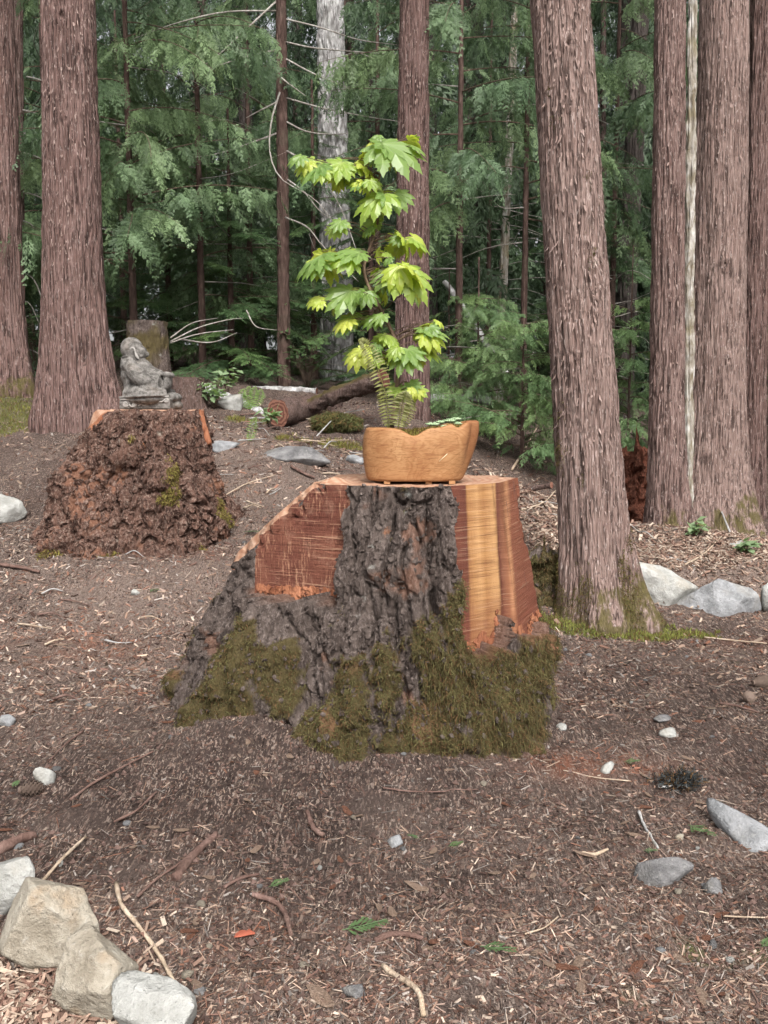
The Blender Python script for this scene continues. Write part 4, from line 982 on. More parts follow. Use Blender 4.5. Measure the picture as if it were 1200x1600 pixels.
for (b, t, d0, d1, yg, sz) in list(leaves):       # a second leaf of each pair, further back
    j = rl.uniform(-13, 13, 4); sx_ = -1 if rl.random() < .45 else 1
    if rl.random() < .75:
        w_ = rl.uniform(-16, 16, 4); leaves.append(((b[0] + w_[0], b[1] + w_[1] * .7), (t[0] + w_[0] * 1.3 + w_[2] * .3, t[1] + w_[1] * .7 + w_[3] * .2), d0 - .01 - .04 * rl.random(), d1 - .03, int(rl.random() < .4), sz * rl.uniform(.75, .95)))
    leaves.append(((b[0] + j[0], b[1] + j[1] * .6), (b[0] + j[0] + sx_ * (t[0] - b[0]) * rl.uniform(.7, 1) + j[2] * .4, t[1] + j[1] * .6 + j[3] * .3), d0 + .06 + .05 * rl.random(), d1 + .07 + .06 * rl.random(), int(rl.random() < .45), sz * .85))
for k, (b, t, d0, d1, yg, sz) in enumerate(leaves):
    b3 = P(b[0], b[1], MY + d0); t3 = P(t[0], t[1], MY + d1)
    L = np.linalg.norm(t3 - b3)
    size = max(.074, L * .93) * sz * rl.uniform(.88, 1.12)
    yv = nrm(t3 - b3)
    nn = np.array([rl.normal(0, .28), -.5 + rl.normal(0, .25), .9]) if not yg else np.array([rl.normal(0, .25), -.15 + rl.normal(0, .3), .9])
    nn = nrm(nn - yv * nn.dot(yv)); xv = np.cross(yv, nn)
    me = LEAFY[k % 2] if yg else (LEAF + LEAFM)[k % 5]
    o = obj('leaf', me, maple)
    # lift the leaf so that its bent tip ends at the tip point
    yv2 = nrm(yv + nn * .30); nn2 = nrm(nn - yv2 * nn.dot(yv2)); xv2 = np.cross(yv2, nn2)
    mtx = Matrix(((xv2[0], yv2[0], nn2[0], 0), (xv2[1], yv2[1], nn2[1], 0), (xv2[2], yv2[2], nn2[2], 0), (0, 0, 0, 1)))
    o.matrix_local = Matrix.Translation(Vector(b3 - np.array(maple.location))) @ mtx @ Matrix.Scale(size, 4)
    # petiole to the nearest lower point of the stem
    dd = np.linalg.norm(spp - b3, axis=1) + 1.2 * np.maximum(0, spp[:, 2] - b3[2] + .02); q = spp[int(np.argmin(dd))]
    mid = (q + b3) / 2 + np.array([0, 0, .012])
    V, fs = tube(resample([q, mid, b3], 7), np.linspace(.0022, .0013, 7), 5)
    part('twig', V, fs, M['maple_bark'], maple)

# ------------------------------------------------------------------ ferns and succulents
def fern_mat(name, a, b, t):
    m = NT(name, .5, .4); w = m.map(); m.color(m.mix(m.noise(w, 14, 4), a, b)); m.leafy(t, .35); return m.m
M['fern_dry'] = fern_mat('fern_olive', (0.12, 0.14, 0.035), (0.26, 0.25, 0.075), (0.25, 0.26, 0.05))
M['fern'] = fern_mat('fern_green', (0.10, 0.18, 0.045), (0.20, 0.30, 0.08), (0.25, 0.38, 0.05))
def frond(pts, width, n, droop=.35, nrmv=(0, -1, .3)):
    """a fern frond: rachis plus two rows of pointed leaflets"""
    p = resample(pts, n + 2); tdir = nrm(np.gradient(p, axis=0)); Nn = nrm(np.array(nrmv))
    r = np.random.default_rng(int(abs(p[0, 0]) * 1e4) % 9999); ps = [tube(p, np.linspace(.0022, .0007, n + 2), 4)]
    for sd_ in (-1, 1):
        q = p[1:-1]; t = tdir[1:-1]; s = np.linspace(0, 1, n)
        w = width * np.sin(np.pi * np.clip(.12 + s * .86, 0, 1)) ** .7 * r.uniform(.85, 1.1, n)
        S = nrm(np.cross(t, Nn)) * sd_
        d = nrm(S + t * .35 - Nn * r.uniform(-.2, .35, n)[:, None] + [0, 0, -droop])
        V, T = kites(q, d, np.repeat(Nn[None], n, 0) + r.normal(0, .2, (n, 3)), w, np.full(n, width * .10), .1)
        ps.append((V, T))
    return join(ps)
f1 = thing('sword_fern', P(608, 664, MY - .03), 'olive fern with tall arching frond on the left of the planter', 'fern')
V, fs = frond([P(608, 668, MY - .03), P(603, 620, MY - .07), P(588, 570, MY - .10), P(572, 540, MY - .13), P(560, 530, MY - .15)], .042, 34); part('frond', V, fs, M['fern_dry'], f1, None, False)
V, fs = frond([P(606, 668, MY - .03), P(600, 630, MY - .05), P(596, 600, MY - .06)], .03, 18); part('frond', V, fs, M['fern_dry'], f1, None, False)
f2 = thing('sword_fern', P(628, 665, MY - .07), 'short upright fern with yellowing frond at the middle of the planter', 'fern')
V, fs = frond([P(622, 668, MY - .08), P(627, 640, MY - .10), P(632, 620, MY - .12), P(634, 610, MY - .13)], .044, 24); part('frond', V, fs, M['fern_dry'], f2, None, False)
V, fs = frond([P(630, 668, MY - .06), P(640, 640, MY - .04), P(646, 622, MY - .03)], .03, 16); part('frond', V, fs, M['fern_dry'], f2, None, False)
def rosette_mat():
    m = NT('succulent', .45, .4); w = m.map(); m.color(m.mix(m.noise(w, 30, 3), (0.22, 0.34, 0.17), (0.40, 0.50, 0.32))); return m.m
M['succ'] = rosette_mat()
def rosette(c, rad, seed, label):
    r = np.random.default_rng(seed); P0 = []; D = []; LL = []
    for ring, (k, el) in enumerate(((10, .35), (8, .8), (5, 1.2))):
        a = np.arange(k) * 2 * np.pi / k + ring * .4
        P0.append(np.repeat(np.array(c)[None], k, 0)); D.append(v3(np.cos(a) * math.cos(el), np.sin(a) * math.cos(el), math.sin(el))); LL.append(np.full(k, rad * (1 - .22 * ring)) * r.uniform(.85, 1.15, k))
    P0 = np.vstack(P0); D = np.vstack(D); LL = np.concatenate(LL)
    up = np.array([0, 0, 1.]); N = nrm(np.cross(np.cross(D, up), D)); S = np.cross(D, N)
    W = LL[:, None] * .26; L = LL[:, None]
    V = np.stack([P0, P0 + D * L * .55 + S * W, P0 + D * L * .55 - S * W, P0 + D * L * .6 + N * W * .7, P0 + D * L * .5 - N * W * .5, P0 + D * L], 1).reshape(-1, 3)
    i = np.arange(len(P0))[:, None] * 6
    T = np.vstack([i + t for t in ([0, 1, 3], [0, 3, 2], [0, 2, 4], [0, 4, 1], [1, 5, 3], [3, 5, 2], [2, 5, 4], [4, 5, 1])])
    return solo('succulent', V, T, M['succ'], label, 'succulent', 'succulents in the planter', None, None, True)
for k, (u, v, d, rad, lab) in enumerate([(676, 666, -.06, .030, 'pale green rosette succulent nearest the ferns in the planter'), (690, 662, -.02, .026, 'small grey-green rosette succulent second from the ferns'), (703, 660, -.04, .028, 'rosette succulent in the middle of the planter row'),
                                     (716, 664, -.05, .022, 'rosette succulent close to the planter right rim'), (694, 668, -.09, .018, 'tiny rosette succulent at the front rim of the planter'), (712, 657, .03, .024, 'rosette succulent at the back right of the planter')]):
    rosette(P(u, v, MY + d), rad, k, lab)

# ------------------------------------------------------------------ seated stone statue
def stone_mat():
    m = NT('weathered_stone', .9, .2); w = m.map()
    a = m.noise(w, 34, 6, .7); b = m.noise(w, 110, 4, .7); c = m.noise(w, 7, 4)
    base = m.mix(m.ramp(a, [(.40, 0.0), (.60, 1.0)]), (0.065, 0.06, 0.054), (0.19, 0.178, 0.165))
    base = m.mix(m.ramp(b, [(.55, 0.0), (.7, .45)]), base, (0.31, 0.295, 0.275))
    base = m.mix(m.ramp(c, [(.55, 0.0), (.75, .35)]), base, (0.20, 0.16, 0.13))
    m.color(base); m.bump(a, .008, .8); m.bump(b, .004, .7); return m.m
M['stone'] = stone_mat()
M['stone_pale'] = (lambda m: (m.color(m.mix(m.noise(m.map(), 60, 5, .7), (0.22, 0.205, 0.19), (0.40, 0.38, 0.355))), m.m)[1])(NT('weathered_stone_trim', .9, .2))
STY = 5.88
sb = P(236, 638, STY)
statue = thing('stone_statue', (sb[0], sb[1], BZT), 'grey seated robed monk statue facing right on the reddish stump', 'statue')
# profile drawn in the statue's own metric space: x forward (to the right), y across, z up; 1 unit = zoom pixel / 8.57 px
K = STY / F / 8.57
def S(px, pz, y=0.0): return np.array([(px - 540) * K, y, (1095 - pz) * K])
import bmesh
def ell(bm, c, r, rot=(0, 0, 0), seg=20):
    m = Matrix.Translation(Vector(c)) @ Euler(rot).to_matrix().to_4x4() @ Matrix.Diagonal((r[0], r[1], r[2], 1))
    bmesh.ops.create_uvsphere(bm, u_segments=seg, v_segments=14, radius=1, matrix=m)
def limb(bm, pts, rad):
    p = resample(pts, 14); V, fs = tube(p, np.interp(np.linspace(0, 1, 14), np.linspace(0, 1, len(rad)), rad), 14)
    vs_ = [bm.verts.new(v) for v in V]
    for f in fs:
        for q in f: bm.faces.new([vs_[int(i)] for i in q])
bm = bmesh.new(); k = K
ell(bm, S(305, 285), (150 * k, 132 * k, 150 * k))                       # skull
ell(bm, S(405, 340), (105 * k, 98 * k, 100 * k))                          # face
ell(bm, S(500, 362), (38 * k, 28 * k, 38 * k))                          # nose
ell(bm, S(442, 300), (32 * k, 74 * k, 20 * k))                          # brow
ell(bm, S(430, 428), (62 * k, 66 * k, 40 * k), (0, .3, 0))              # chin
for s in (-1, 1): ell(bm, S(432, 385, s * 58 * k), (38 * k, 34 * k, 36 * k))   # cheeks
limb(bm, [S(275, 380), S(300, 520)], [110 * k, 160 * k])                # neck
ell(bm, S(360, 640), (205 * k, 215 * k, 235 * k), (0, -.15, 0))         # chest and back
ell(bm, S(300, 530), (130 * k, 230 * k, 100 * k)); ell(bm, S(470, 560), (110 * k, 150 * k, 110 * k)); ell(bm, S(310, 730), (125 * k, 205 * k, 210 * k)); limb(bm, [S(470, 450), S(560, 590), S(690, 650)], [40 * k, 80 * k, 75 * k])                        # shoulders
ell(bm, S(520, 700), (190 * k, 190 * k, 165 * k))                       # belly
ell(bm, S(380, 850), (190 * k, 225 * k, 140 * k))                       # seat
for s in (-1, 1):
    limb(bm, [S(330, 500, s * 190 * k), S(430, 640, s * 265 * k), S(560, 740, s * 235 * k), S(690, 690, s * 150 * k)], [92 * k, 112 * k, 108 * k, 70 * k])   # sleeve
    ell(bm, S(590, 765, s * 215 * k), (140 * k, 70 * k, 90 * k), (0, .1, 0))       # sleeve bag
    limb(bm, [S(300, 900, s * 160 * k), S(560, 900, s * 300 * k), S(780, 900, s * 190 * k)], [130 * k, 120 * k, 95 * k])   # crossed leg
    ell(bm, S(775, 630, s * 60 * k), (80 * k, 60 * k, 42 * k), (0, .1, 0))         # hands on the belly
    for q in range(4): limb(bm, [S(745, 618 + q * 14, s * 60 * k), S(800, 622 + q * 15, s * 22 * k), S(812, 640 + q * 14, 0)], [15 * k, 14 * k, 11 * k])
limb(bm, [S(380, 640), S(470, 800), S(530, 925)], [190 * k, 240 * k, 275 * k]); ell(bm, S(765, 745), (62 * k, 130 * k, 120 * k), (0, .2, 0))
ell(bm, S(840, 930), (110 * k, 180 * k, 70 * k))
bmx = bmesh.ops.create_cube(bm, size=1, matrix=Matrix.Translation(Vector(S(530, 1005))) @ Matrix.Diagonal((660 * k, 560 * k, 150 * k, 1)))
ell(bm, S(890, 1030), (70 * k, 120 * k, 60 * k)); ell(bm, S(225, 1040), (52 * k, 240 * k, 62 * k)); ell(bm, S(380, 1060), (90 * k, 300 * k, 40 * k))
me = bpy.data.meshes.new('body'); bm.to_mesh(me); bm.free()
tmp = obj('body', me, statue)
rm = tmp.modifiers.new('r', 'REMESH'); rm.mode = 'VOXEL'; rm.voxel_size = .0048
sm = tmp.modifiers.new('s', 'SMOOTH'); sm.iterations = 3; sm.factor = .5
dg = bpy.context.evaluated_depsgraph_get(); dg.update()
me2 = bpy.data.meshes.new_from_object(tmp.evaluated_get(dg)); tmp.modifiers.clear()
n = len(me2.vertices); co = np.empty(n * 3, np.float32); me2.vertices.foreach_get('co', co); co = co.reshape(-1, 3).astype(float)
nv_ = np.empty(n * 3, np.float32); me2.vertex_normals.foreach_get('vector', nv_); nv_ = nv_.reshape(-1, 3)
px = co[:, 0] / K + 540; pz = 1095 - co[:, 2] / K; py = co[:, 1] / K
def line_d(x0, z0, x1, z1):
    dx, dz = x1 - x0, z1 - z0; t = np.clip(((px - x0) * dx + (pz - z0) * dz) / (dx * dx + dz * dz), 0, 1); return np.hypot(px - x0 - t * dx, pz - z0 - t * dz)
d = .0006 * fbm(co * 60, 3, 4)
d -= .010 * np.exp(-(line_d(330, 418, 520, 548) / 14) ** 2) * (np.abs(py) > 20)      # neckline
d += .006 * np.exp(-(line_d(350, 440, 535, 565) / 16) ** 2)
d -= .008 * np.exp(-(line_d(190, 418, 320, 400) / 12) ** 2)                               # collar at the nape
d -= .007 * np.exp(-(line_d(490, 640, 560, 595) / 10) ** 2)                               # sleeve fold
d -= .009 * np.exp(-(line_d(725, 680, 722, 800) / 12) ** 2)                               # cuff
d -= .006 * np.exp(-(line_d(440, 780, 600, 850) / 12) ** 2) + .006 * np.exp(-(line_d(600, 850, 720, 820) / 12) ** 2)
d -= .010 * np.exp(-(line_d(205, 960, 860, 930) / 14) ** 2)                              # band round the seat
d += .007 * np.exp(-(line_d(205, 935, 850, 905) / 14) ** 2)
d -= .004 * np.exp(-(np.hypot(px - 470, pz - 330) / 16) ** 2) * (np.abs(py) > 15) + .004 * np.exp(-(line_d(440, 415, 478, 405) / 6) ** 2)
d -= .008 * np.exp(-(line_d(225, 700, 215, 740) / 30) ** 2)
co = co + nv_ * d[:, None]
me2.vertices.foreach_set('co', co.astype(np.float32).ravel()); me2.materials.append(M['stone']); me2.update()
me2.polygons.foreach_set('use_smooth', np.ones(len(me2.polygons), bool))
tmp.data = me2; bpy.data.meshes.remove(me)
for s in (-1, 1):
    pts = np.array([S(318, 300, s * 118 * K), S(345, 285, s * 124 * K), S(372, 300, s * 118 * K), S(385, 350, s * 112 * K), S(405, 400, s * 112 * K), S(430, 432, s * 108 * K)])
    V, fs = tube(resample(pts, 16), np.array([.006] * 10 + [.008, .009, .009, .008, .006, .004]), 8); obj('ear', mesh_np('ear', V, fs, True, None, M['stone_pale']), statue)
def spiral(cx, cz, rad, flip, yb):
    t = np.linspace(0, 1, 26); a = t * 4.2 * math.pi * .8; r = rad * (1 - .82 * t)
    return np.array([S(cx + flip * rr * math.cos(q + .5), cz + rr * math.sin(q + .5), yb) for q, rr in zip(a, r)])
for s in (-1,):
    yb = -288 * K
    for (cx, cz, rad, fl) in [(285, 1015, 36, 1), (402, 1005, 38, -1), (520, 1000, 38, 1), (678, 970, 28, 1), (818, 965, 32, -1)]:
        V, fs = tube(spiral(cx, cz, rad, fl, yb), .0042, 6); obj('scroll', mesh_np('scroll', V, fs, True, None, M['stone_pale']), statue)
    for pts in ([(330, 1020), (360, 1050), (400, 1045)], [(450, 1040), (500, 1010), (560, 1000)], [(560, 980), (610, 1010), (650, 995)], [(705, 985), (760, 985), (800, 955)], [(215, 960), (500, 950), (700, 935), (850, 915)]):
        V, fs = tube(resample([S(a, b, yb - .001) for a, b in pts], 12), .0045, 6); obj('trim', mesh_np('trim', V, fs, True, None, M['stone_pale']), statue)
# ------------------------------------------------------------------ understory conifers behind the clearing
GU = 'young conifers filling the forest edge'
def under(name, u, Y, H, n_, z0, z1, meshes, label, sc=(.8, 1.15), r0=.05, mat='thin_bark', front=.0, top_u=None, seed=None, dead=0):
    x = (u - 600) / F * Y; b = (x, Y, gz(x, Y)); r = np.random.default_rng(seed if seed is not None else int(abs(u) * 7 + Y * 13))
    t = thing(name, b, label, 'tree', GU); n = int(n_ * 1.5)
    obj('trunk', trunk_mesh('trunk', M[mat], Y, H, r0, r0 * .3, (0, 0), .15, .3, nth=24, nz=50, zvis=H * .8, furrow=.005, cw=20, cl=5, seed=int(abs(u)), moss=0), t)
    for i in range(n):
        f = (i + r.uniform(-.3, .3)) / n; z = z0 + (z1 - z0) * max(0, f)
        a = r.uniform(0, 2 * math.pi)
        if r.random() < front: a = -math.pi / 2 + r.normal(0, .9)
        k = r.uniform(*sc) * (1.12 - .5 * max(0, f))
        obj('bough', meshes[r.integers(len(meshes))], t, (0, 0, z), (r.normal(0, .12), r.normal(0.05, .14), a), k)
    for i in range(dead + 4):
        z = r.uniform(.4, H * .6); a = r.uniform(0, 2 * math.pi); L = r.uniform(.6, 1.5)
        p = np.array([[0, 0, z], [L * .5 * math.cos(a), L * .5 * math.sin(a), z + r.uniform(-.1, .12)], [L * math.cos(a + .2), L * math.sin(a + .2), z + r.uniform(-.35, .2)]])
        V, fs = tube(resample(p, 9), np.linspace(.009, .002, 9), 4); obj('branch', mesh_np('branch', V, fs, True, None, M['deadwood']), t)
    return t
under('cedar_sapling', 215, 10.6, 6.5, 24, 1.2, 6.3, CEDAR, 'drooping cedar right behind the thick red-brown cedar', front=.5, dead=3)
under('cedar_sapling', 320, 11.6, 7.0, 26, 1.0, 6.8, CEDAR, 'layered drooping cedar midway between the statue and the thin hemlock', front=.45, dead=5)
under('cedar_sapling', 395, 13.2, 7.5, 24, .8, 7.2, CEDAR, 'drooping cedar just left of the thin brown hemlock', front=.3, dead=4)
under('cedar_sapling', 90, 12.0, 7.5, 22, .6, 7.2, CEDAR, 'drooping cedar seen between the two leftmost trunks', front=.3, dead=8)
under('cedar_sapling', 590, 13.8, 8.0, 24, 1.6, 7.6, CEDAR, 'drooping cedar seen between the grey fir and the red-brown cedar', front=.3, dead=3)
under('cedar_sapling', 715, 10.8, 6.6, 15, 2.3, 6.3, CEDAR, 'cedar with long hanging fronds right of the maple sapling', front=.6, dead=3)
under('cedar_sapling', 815, 11.6, 7.0, 14, 2.6, 6.6, CEDAR, 'cedar with hanging fronds half hidden by the leaning cedar', front=.6, dead=3)
under('hemlock_sapling', 270, 12.6, 4.2, 26, .15, 3.6, HEM, 'flat-branched hemlock sapling behind the short mossy stump', front=.4, sc=(.7, 1.0))
under('hemlock_sapling', 365, 11.9, 3.4, 24, .15, 2.8, HEM, 'flat-branched hemlock sapling beside the foot of the thin hemlock', front=.4, sc=(.6, .95))
under('hemlock_sapling', 492, 12.6, 4.0, 22, .1, 3.4, HEM, 'hemlock sapling at the foot of the grey fir', sc=(.6, .95), dead=4)
under('hemlock_sapling', 580, 11.6, 3.0, 18, .1, 2.4, HEM, 'hemlock sapling behind the dark fallen log', sc=(.55, .85))
under('hemlock_sapling', 200, 13.6, 5.0, 24, .2, 4.6, HEM, 'hemlock sapling in shade behind the drooping cedar', sc=(.7, 1.0))
under('cedar_seedling', 745, 9.9, 1.9, 22, .1, 1.5, CEDY, 'bright feathery cedar seedling behind the right end of the planter', front=.5, sc=(.6, .95), r0=.02)
under('cedar_seedling', 815, 9.5, 2.1, 26, .1, 1.6, CEDY, 'bright feathery cedar seedling against the left side of the leaning cedar', front=.5, sc=(.6, 1.0), r0=.022)
under('cedar_seedling', 700, 11.0, 1.7, 16, .1, 1.4, CEDY, 'feathery cedar seedling beside the horizontal pale log', front=.4, sc=(.55, .85), r0=.02)
under('cedar_seedling', 980, 10.2, 2.6, 24, .15, 2.0, CEDY, 'bright feathery cedar seedling behind the rotten red stump', front=.5, sc=(.6, 1.0), r0=.022)
under('cedar_seedling', 1062, 11.0, 2.6, 16, .3, 2.3, CEDY, 'feathery cedar seedling glimpsed between the right-hand cedars', front=.4, sc=(.6, .9), r0=.022)
under('hemlock_sapling', 1205, 13.0, 4.5, 22, .2, 4.0, HEM, 'hemlock sapling at the right edge behind the narrow cedar', sc=(.7, 1.0))
under('hemlock_sapling', 915, 13.0, 4.6, 22, .3, 4.0, HEM, 'shaded hemlock sapling behind the leaning cedar trunk', sc=(.7, 1.0), dead=6)
under('cedar_sapling', 950, 12.4, 7.5, 10, 4.2, 7.0, CEDAR, 'cedar whose boughs hang over the dark gap right of the leaning cedar', front=.5, dead=14)
under('hemlock_sapling', 760, 14.6, 6.0, 10, .2, 1.6, HEM, 'shaded hemlock with many dead twigs in the dark gap behind', sc=(.6, .8), dead=30)
under('cedar_sapling', -60, 11.0, 7.0, 20, .5, 6.6, CEDAR, 'drooping cedar at the left edge of the picture', front=.3, dead=4)
under('hemlock_sapling', 40, 12.4, 4.0, 22, .1, 3.4, HEM, 'hemlock sapling low down between the leftmost trunks', sc=(.6, .95), dead=5)
# slim cedar's dead twigs, pale and arching
slim = [o for o in COL.objects if o.get('label', '').startswith('slim grey-brown')][0]
for pts in [[(42, 120, 10.4), (60, 124, 10.2), (75, 130, 10.0)], [(36, 172, 10.4), (58, 178, 10.1), (78, 190, 9.9)], [(38, 208, 10.4), (60, 222, 10.1), (85, 260, 9.9)], [(36, 238, 10.4), (60, 246, 10.1), (90, 262, 9.8)],
            [(36, 300, 10.4), (62, 308, 10.0), (84, 325, 9.8)], [(37, 345, 10.4), (55, 360, 10.1), (80, 440, 9.8)], [(36, 370, 10.4), (60, 380, 10.1), (82, 398, 9.9)], [(36, 425, 10.4), (55, 440, 10.1), (72, 490, 9.9), (78, 520, 9.8)],
            [(36, 470, 10.4), (50, 480, 10.2), (74, 540, 9.9)], [(34, 545, 10.3), (52, 548, 10.1), (70, 560, 10.0)]]:
    branch(slim, [P(*q) for q in pts], .010, .004)

# ------------------------------------------------------------------ far forest
GF = 'dark conifers deep in the forest'
rf = np.random.default_rng(77)
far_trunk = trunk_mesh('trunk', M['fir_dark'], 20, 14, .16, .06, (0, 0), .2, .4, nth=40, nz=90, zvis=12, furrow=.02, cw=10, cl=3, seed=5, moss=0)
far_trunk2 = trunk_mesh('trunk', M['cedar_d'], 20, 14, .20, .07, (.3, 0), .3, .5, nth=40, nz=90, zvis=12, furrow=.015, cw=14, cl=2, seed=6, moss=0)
spots = []
for (y0, y1, n) in ((15, 18, 12), (18.5, 23, 15), (24, 30, 15), (31, 38, 14)):
    for i in range(n):
        y = rf.uniform(y0, y1); w = .55 * y + 2.5; x = -w + 2 * w * (i + rf.uniform(.1, .9)) / n
        spots.append((x, y))
spots += [(-7.6, 7.5), (-9, 11), (-10, 14.5), (7.6, 7.5), (9.2, 11.5), (10.4, 14.5)]  # unseen side conifers, added to block sky light from the sides
spots += [(-2.35, 17.6), (-2.9, 20.5), (-1.6, 19.0), (-3.6, 18.2)]
spots += [(-13 + 26 * (i + .5) / 18 + rf.uniform(-.5, .5), rf.uniform(15.2, 22)) for i in range(18)]; nb_ = len(spots) - 22
for i, (x, y) in enumerate(spots):
    side = abs(x) > .5 * y + 1
    t = thing('conifer_tree', (x, y, gz(x, y)), 'dark conifer far back in the shaded forest' if y > 14.9 else 'unseen conifer added outside the frame to block side sky light', 'tree', GF if y > 14.9 else 'added light-blocking conifers round the clearing')
    t.rotation_euler = (0, 0, rf.uniform(0, 6.28)); k = rf.uniform(.95, 1.3) * (1.3 if y > 23 else 1) if i < nb_ else rf.uniform(.4, .55)
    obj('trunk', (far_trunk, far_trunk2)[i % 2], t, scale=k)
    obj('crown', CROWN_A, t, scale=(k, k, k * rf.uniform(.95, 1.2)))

# ------------------------------------------------------------------ rocks
def rock_mat(name, a, b, c, lich=.3):
    m = NT(name, .88, .25); w = m.map(); r = m.orand()
    n = m.noise(w, 9, 6, .65); n2 = m.noise(w, 60, 5, .7); n3 = m.noise(m.map(loc=(5, 2, 8)), 5, 4, .6)
    base = m.mix(m.ramp(n, [(.38, 0.0), (.62, 1.0)]), a, b)
    base = m.mix(m.ramp(n3, [(.52, 0.0), (.68, .7)]), base, c)
    base = m.mix(m.ramp(n2, [(.56, 0.0), (.72, lich)]), base, (0.55, 0.54, 0.50))
    base = m.mix(m.ramp(n2, [(.28, .7), (.40, 0.0)]), base, hsv(a, .45))
    m.color(base); m.bump(n, .03, .9); m.bump(n2, .010, 1.0); return m.m
M['rock_tan'] = rock_mat('tan_rock', (0.23, 0.20, 0.155), (0.40, 0.365, 0.30), (0.30, 0.185, 0.09))
M['rock_pale'] = rock_mat('pale_rock', (0.26, 0.26, 0.24), (0.42, 0.42, 0.40), (0.30, 0.27, 0.22))
M['rock_grey'] = rock_mat('grey_rock', (0.17, 0.175, 0.18), (0.32, 0.325, 0.335), (0.22, 0.21, 0.19))
M['rock_dark'] = rock_mat('dark_rock', (0.10, 0.098, 0.10), (0.22, 0.215, 0.215), (0.13, 0.12, 0.10))
def rock_geo(size, seed, sub=4, cuts=15, rough=.025):
    bm = bmesh.new(); bmesh.ops.create_icosphere(bm, subdivisions=sub, radius=1)
    V = np.array([v.co[:] for v in bm.verts]); T = np.array([[v.index for v in f.verts] for f in bm.faces]); bm.free()
    r = np.random.default_rng(seed); U = V.copy(); R_ = np.full(len(V), 1.45)
    for q in range(cuts):          # convex broken faces: the ray meets the nearest of several random planes
        n = nrm(r.normal(0, 1, 3)); d = r.uniform(.62, .88); c = U @ n
        R_ = np.where(c > .05, np.minimum(R_, d / np.maximum(c, .05)), R_)
    V = U * R_[:, None]
    V = V + nrm(V) * (rough * fbm(V * 2.6 + seed, 3, seed + 3) + rough * .9 * (ridged(V * 5 + seed, 3, seed) - .7))[:, None]
    return V * np.array(size), T
def rock(u, vb, wpx, hpx, seed, mat, label, depth=.8, sub=4, rot=None, tilt=0, sink=.25, cat='rock', group=None, name='rock', cuts=15):
    g = G(u, vb); px = g[1] / F; w = wpx / 2 * px; h = hpx / 2 * px
    V, T = rock_geo((w, w * depth, h), seed, sub, cuts); V = rotz(V, rot if rot is not None else 0)
    if tilt:
        c, s = math.cos(tilt), math.sin(tilt); V = np.stack([c * V[:, 0] + s * V[:, 2], V[:, 1], -s * V[:, 0] + c * V[:, 2]], 1)
    V = V * 1.08 + np.array([g[0], g[1] + w * depth * .7, g[2] + h * (1 - sink * 2) ])
    return solo(name, V, T, M[mat], label, cat, group)
GB = 'boulders edging the mulch at lower left'
rock(70, 1530, 200, 165, 3, 'rock_tan', 'largest tan boulder at the lower left corner', .55, 5, group=GB, tilt=.3, sink=.14, cuts=24)
rock(135, 1612, 165, 150, 5, 'rock_tan', 'middle orange-tinted boulder at the bottom left', .7, 5, group=GB, tilt=.15, sink=.15, cuts=24)
rock(240, 1640, 158, 115, 8, 'rock_pale', 'pale grey boulder on the bottom edge of the picture', .7, 5, group=GB, tilt=.1, sink=.15, cuts=22)
rock(-5, 1440, 95, 100, 10, 'rock_pale', 'boulder cut off by the left edge above the stained one', .7, 4, group=GB, sink=.2)
GW = 'stones of the low terrace edge at the right'
rock(1045, 946, 108, 60, 12, 'rock_pale', 'pale slanted stone leaning beside the foot of the leaning cedar', .6, 4, group=GW, tilt=.12, sink=.12)
rock(1143, 962, 122, 54, 15, 'rock_grey', 'blocky grey stone with broken corner in the terrace edge', .6, 4, group=GW, sink=.12)
rock(1218, 955, 60, 58, 16, 'rock_pale', 'pale stone cut off by the right edge in the terrace', .6, 3, group=GW, sink=.12)
rock(1178, 1318, 120, 56, 18, 'rock_grey', 'long smooth pale grey stone half buried near the right edge', .45, 4, rot=-.7, tilt=.35, sink=.38)
rock(1033, 1388, 86, 52, 20, 'rock_dark', 'rounded speckled grey stone half buried right of centre', .75, 4, sink=.36)
rock(1115, 1400, 36, 28, 21, 'rock_dark', 'small dull stone beside the rounded speckled one', .8, 3)
rock(465, 724, 78, 34, 22, 'rock_dark', 'flat blue-grey stone behind the chamfered stump shoulder', .7, 4, sink=.3)
rock(345, 705, 42, 24, 24, 'rock_grey', 'small blue-grey stone right of the statue stump', .7, 3)
rock(12, 815, 52, 44, 25, 'rock_pale', 'pale angular stone at the left edge below the statue stump', .7, 4, sink=.2)
rock(72, 1228, 34, 34, 26, 'rock_pale', 'white angular stone above the pine cone', .6, 3, rot=.5)
rock(8, 1138, 36, 22, 27, 'rock_grey', 'blue-grey stone on the left edge', .7, 3)
rock(555, 725, 36, 18, 30, 'rock_grey', 'small bluish stone left of the planter base', .7, 3)
rock(210, 936, 18, 14, 31, 'rock_pale', 'small pale pebble beside a green sprig', .8, 3)
rock(880, 1142, 16, 14, 32, 'rock_pale', 'cream pebble right of the mossy stump', .8, 3)
rock(950, 1207, 22, 16, 33, 'rock_pale', 'cream pebble between the stump and the lichen tuft', .8, 3)
rock(1048, 1155, 24, 14, 34, 'rock_pale', 'white chip of stone in the dark soil at right', .8, 3)
rock(1035, 1132, 28, 14, 35, 'rock_dark', 'grey stone sunk in dark soil at right', .8, 3)
rock(617, 1328, 28, 20, 36, 'rock_grey', 'grey pebble in the soil in front of the stump', .8, 3)
rock(314, 1563, 18, 15, 37, 'rock_dark', 'dark smooth pebble beside the pale boulder', .8, 3)
rock(555, 1560, 44, 24, 38, 'rock_dark', 'dull stone sunk into the soil at bottom centre', .8, 3, sink=.4)
rock(1062, 1318, 16, 14, 39, 'rock_tan', 'small tan pebble above the rounded speckled stone', .8, 3)
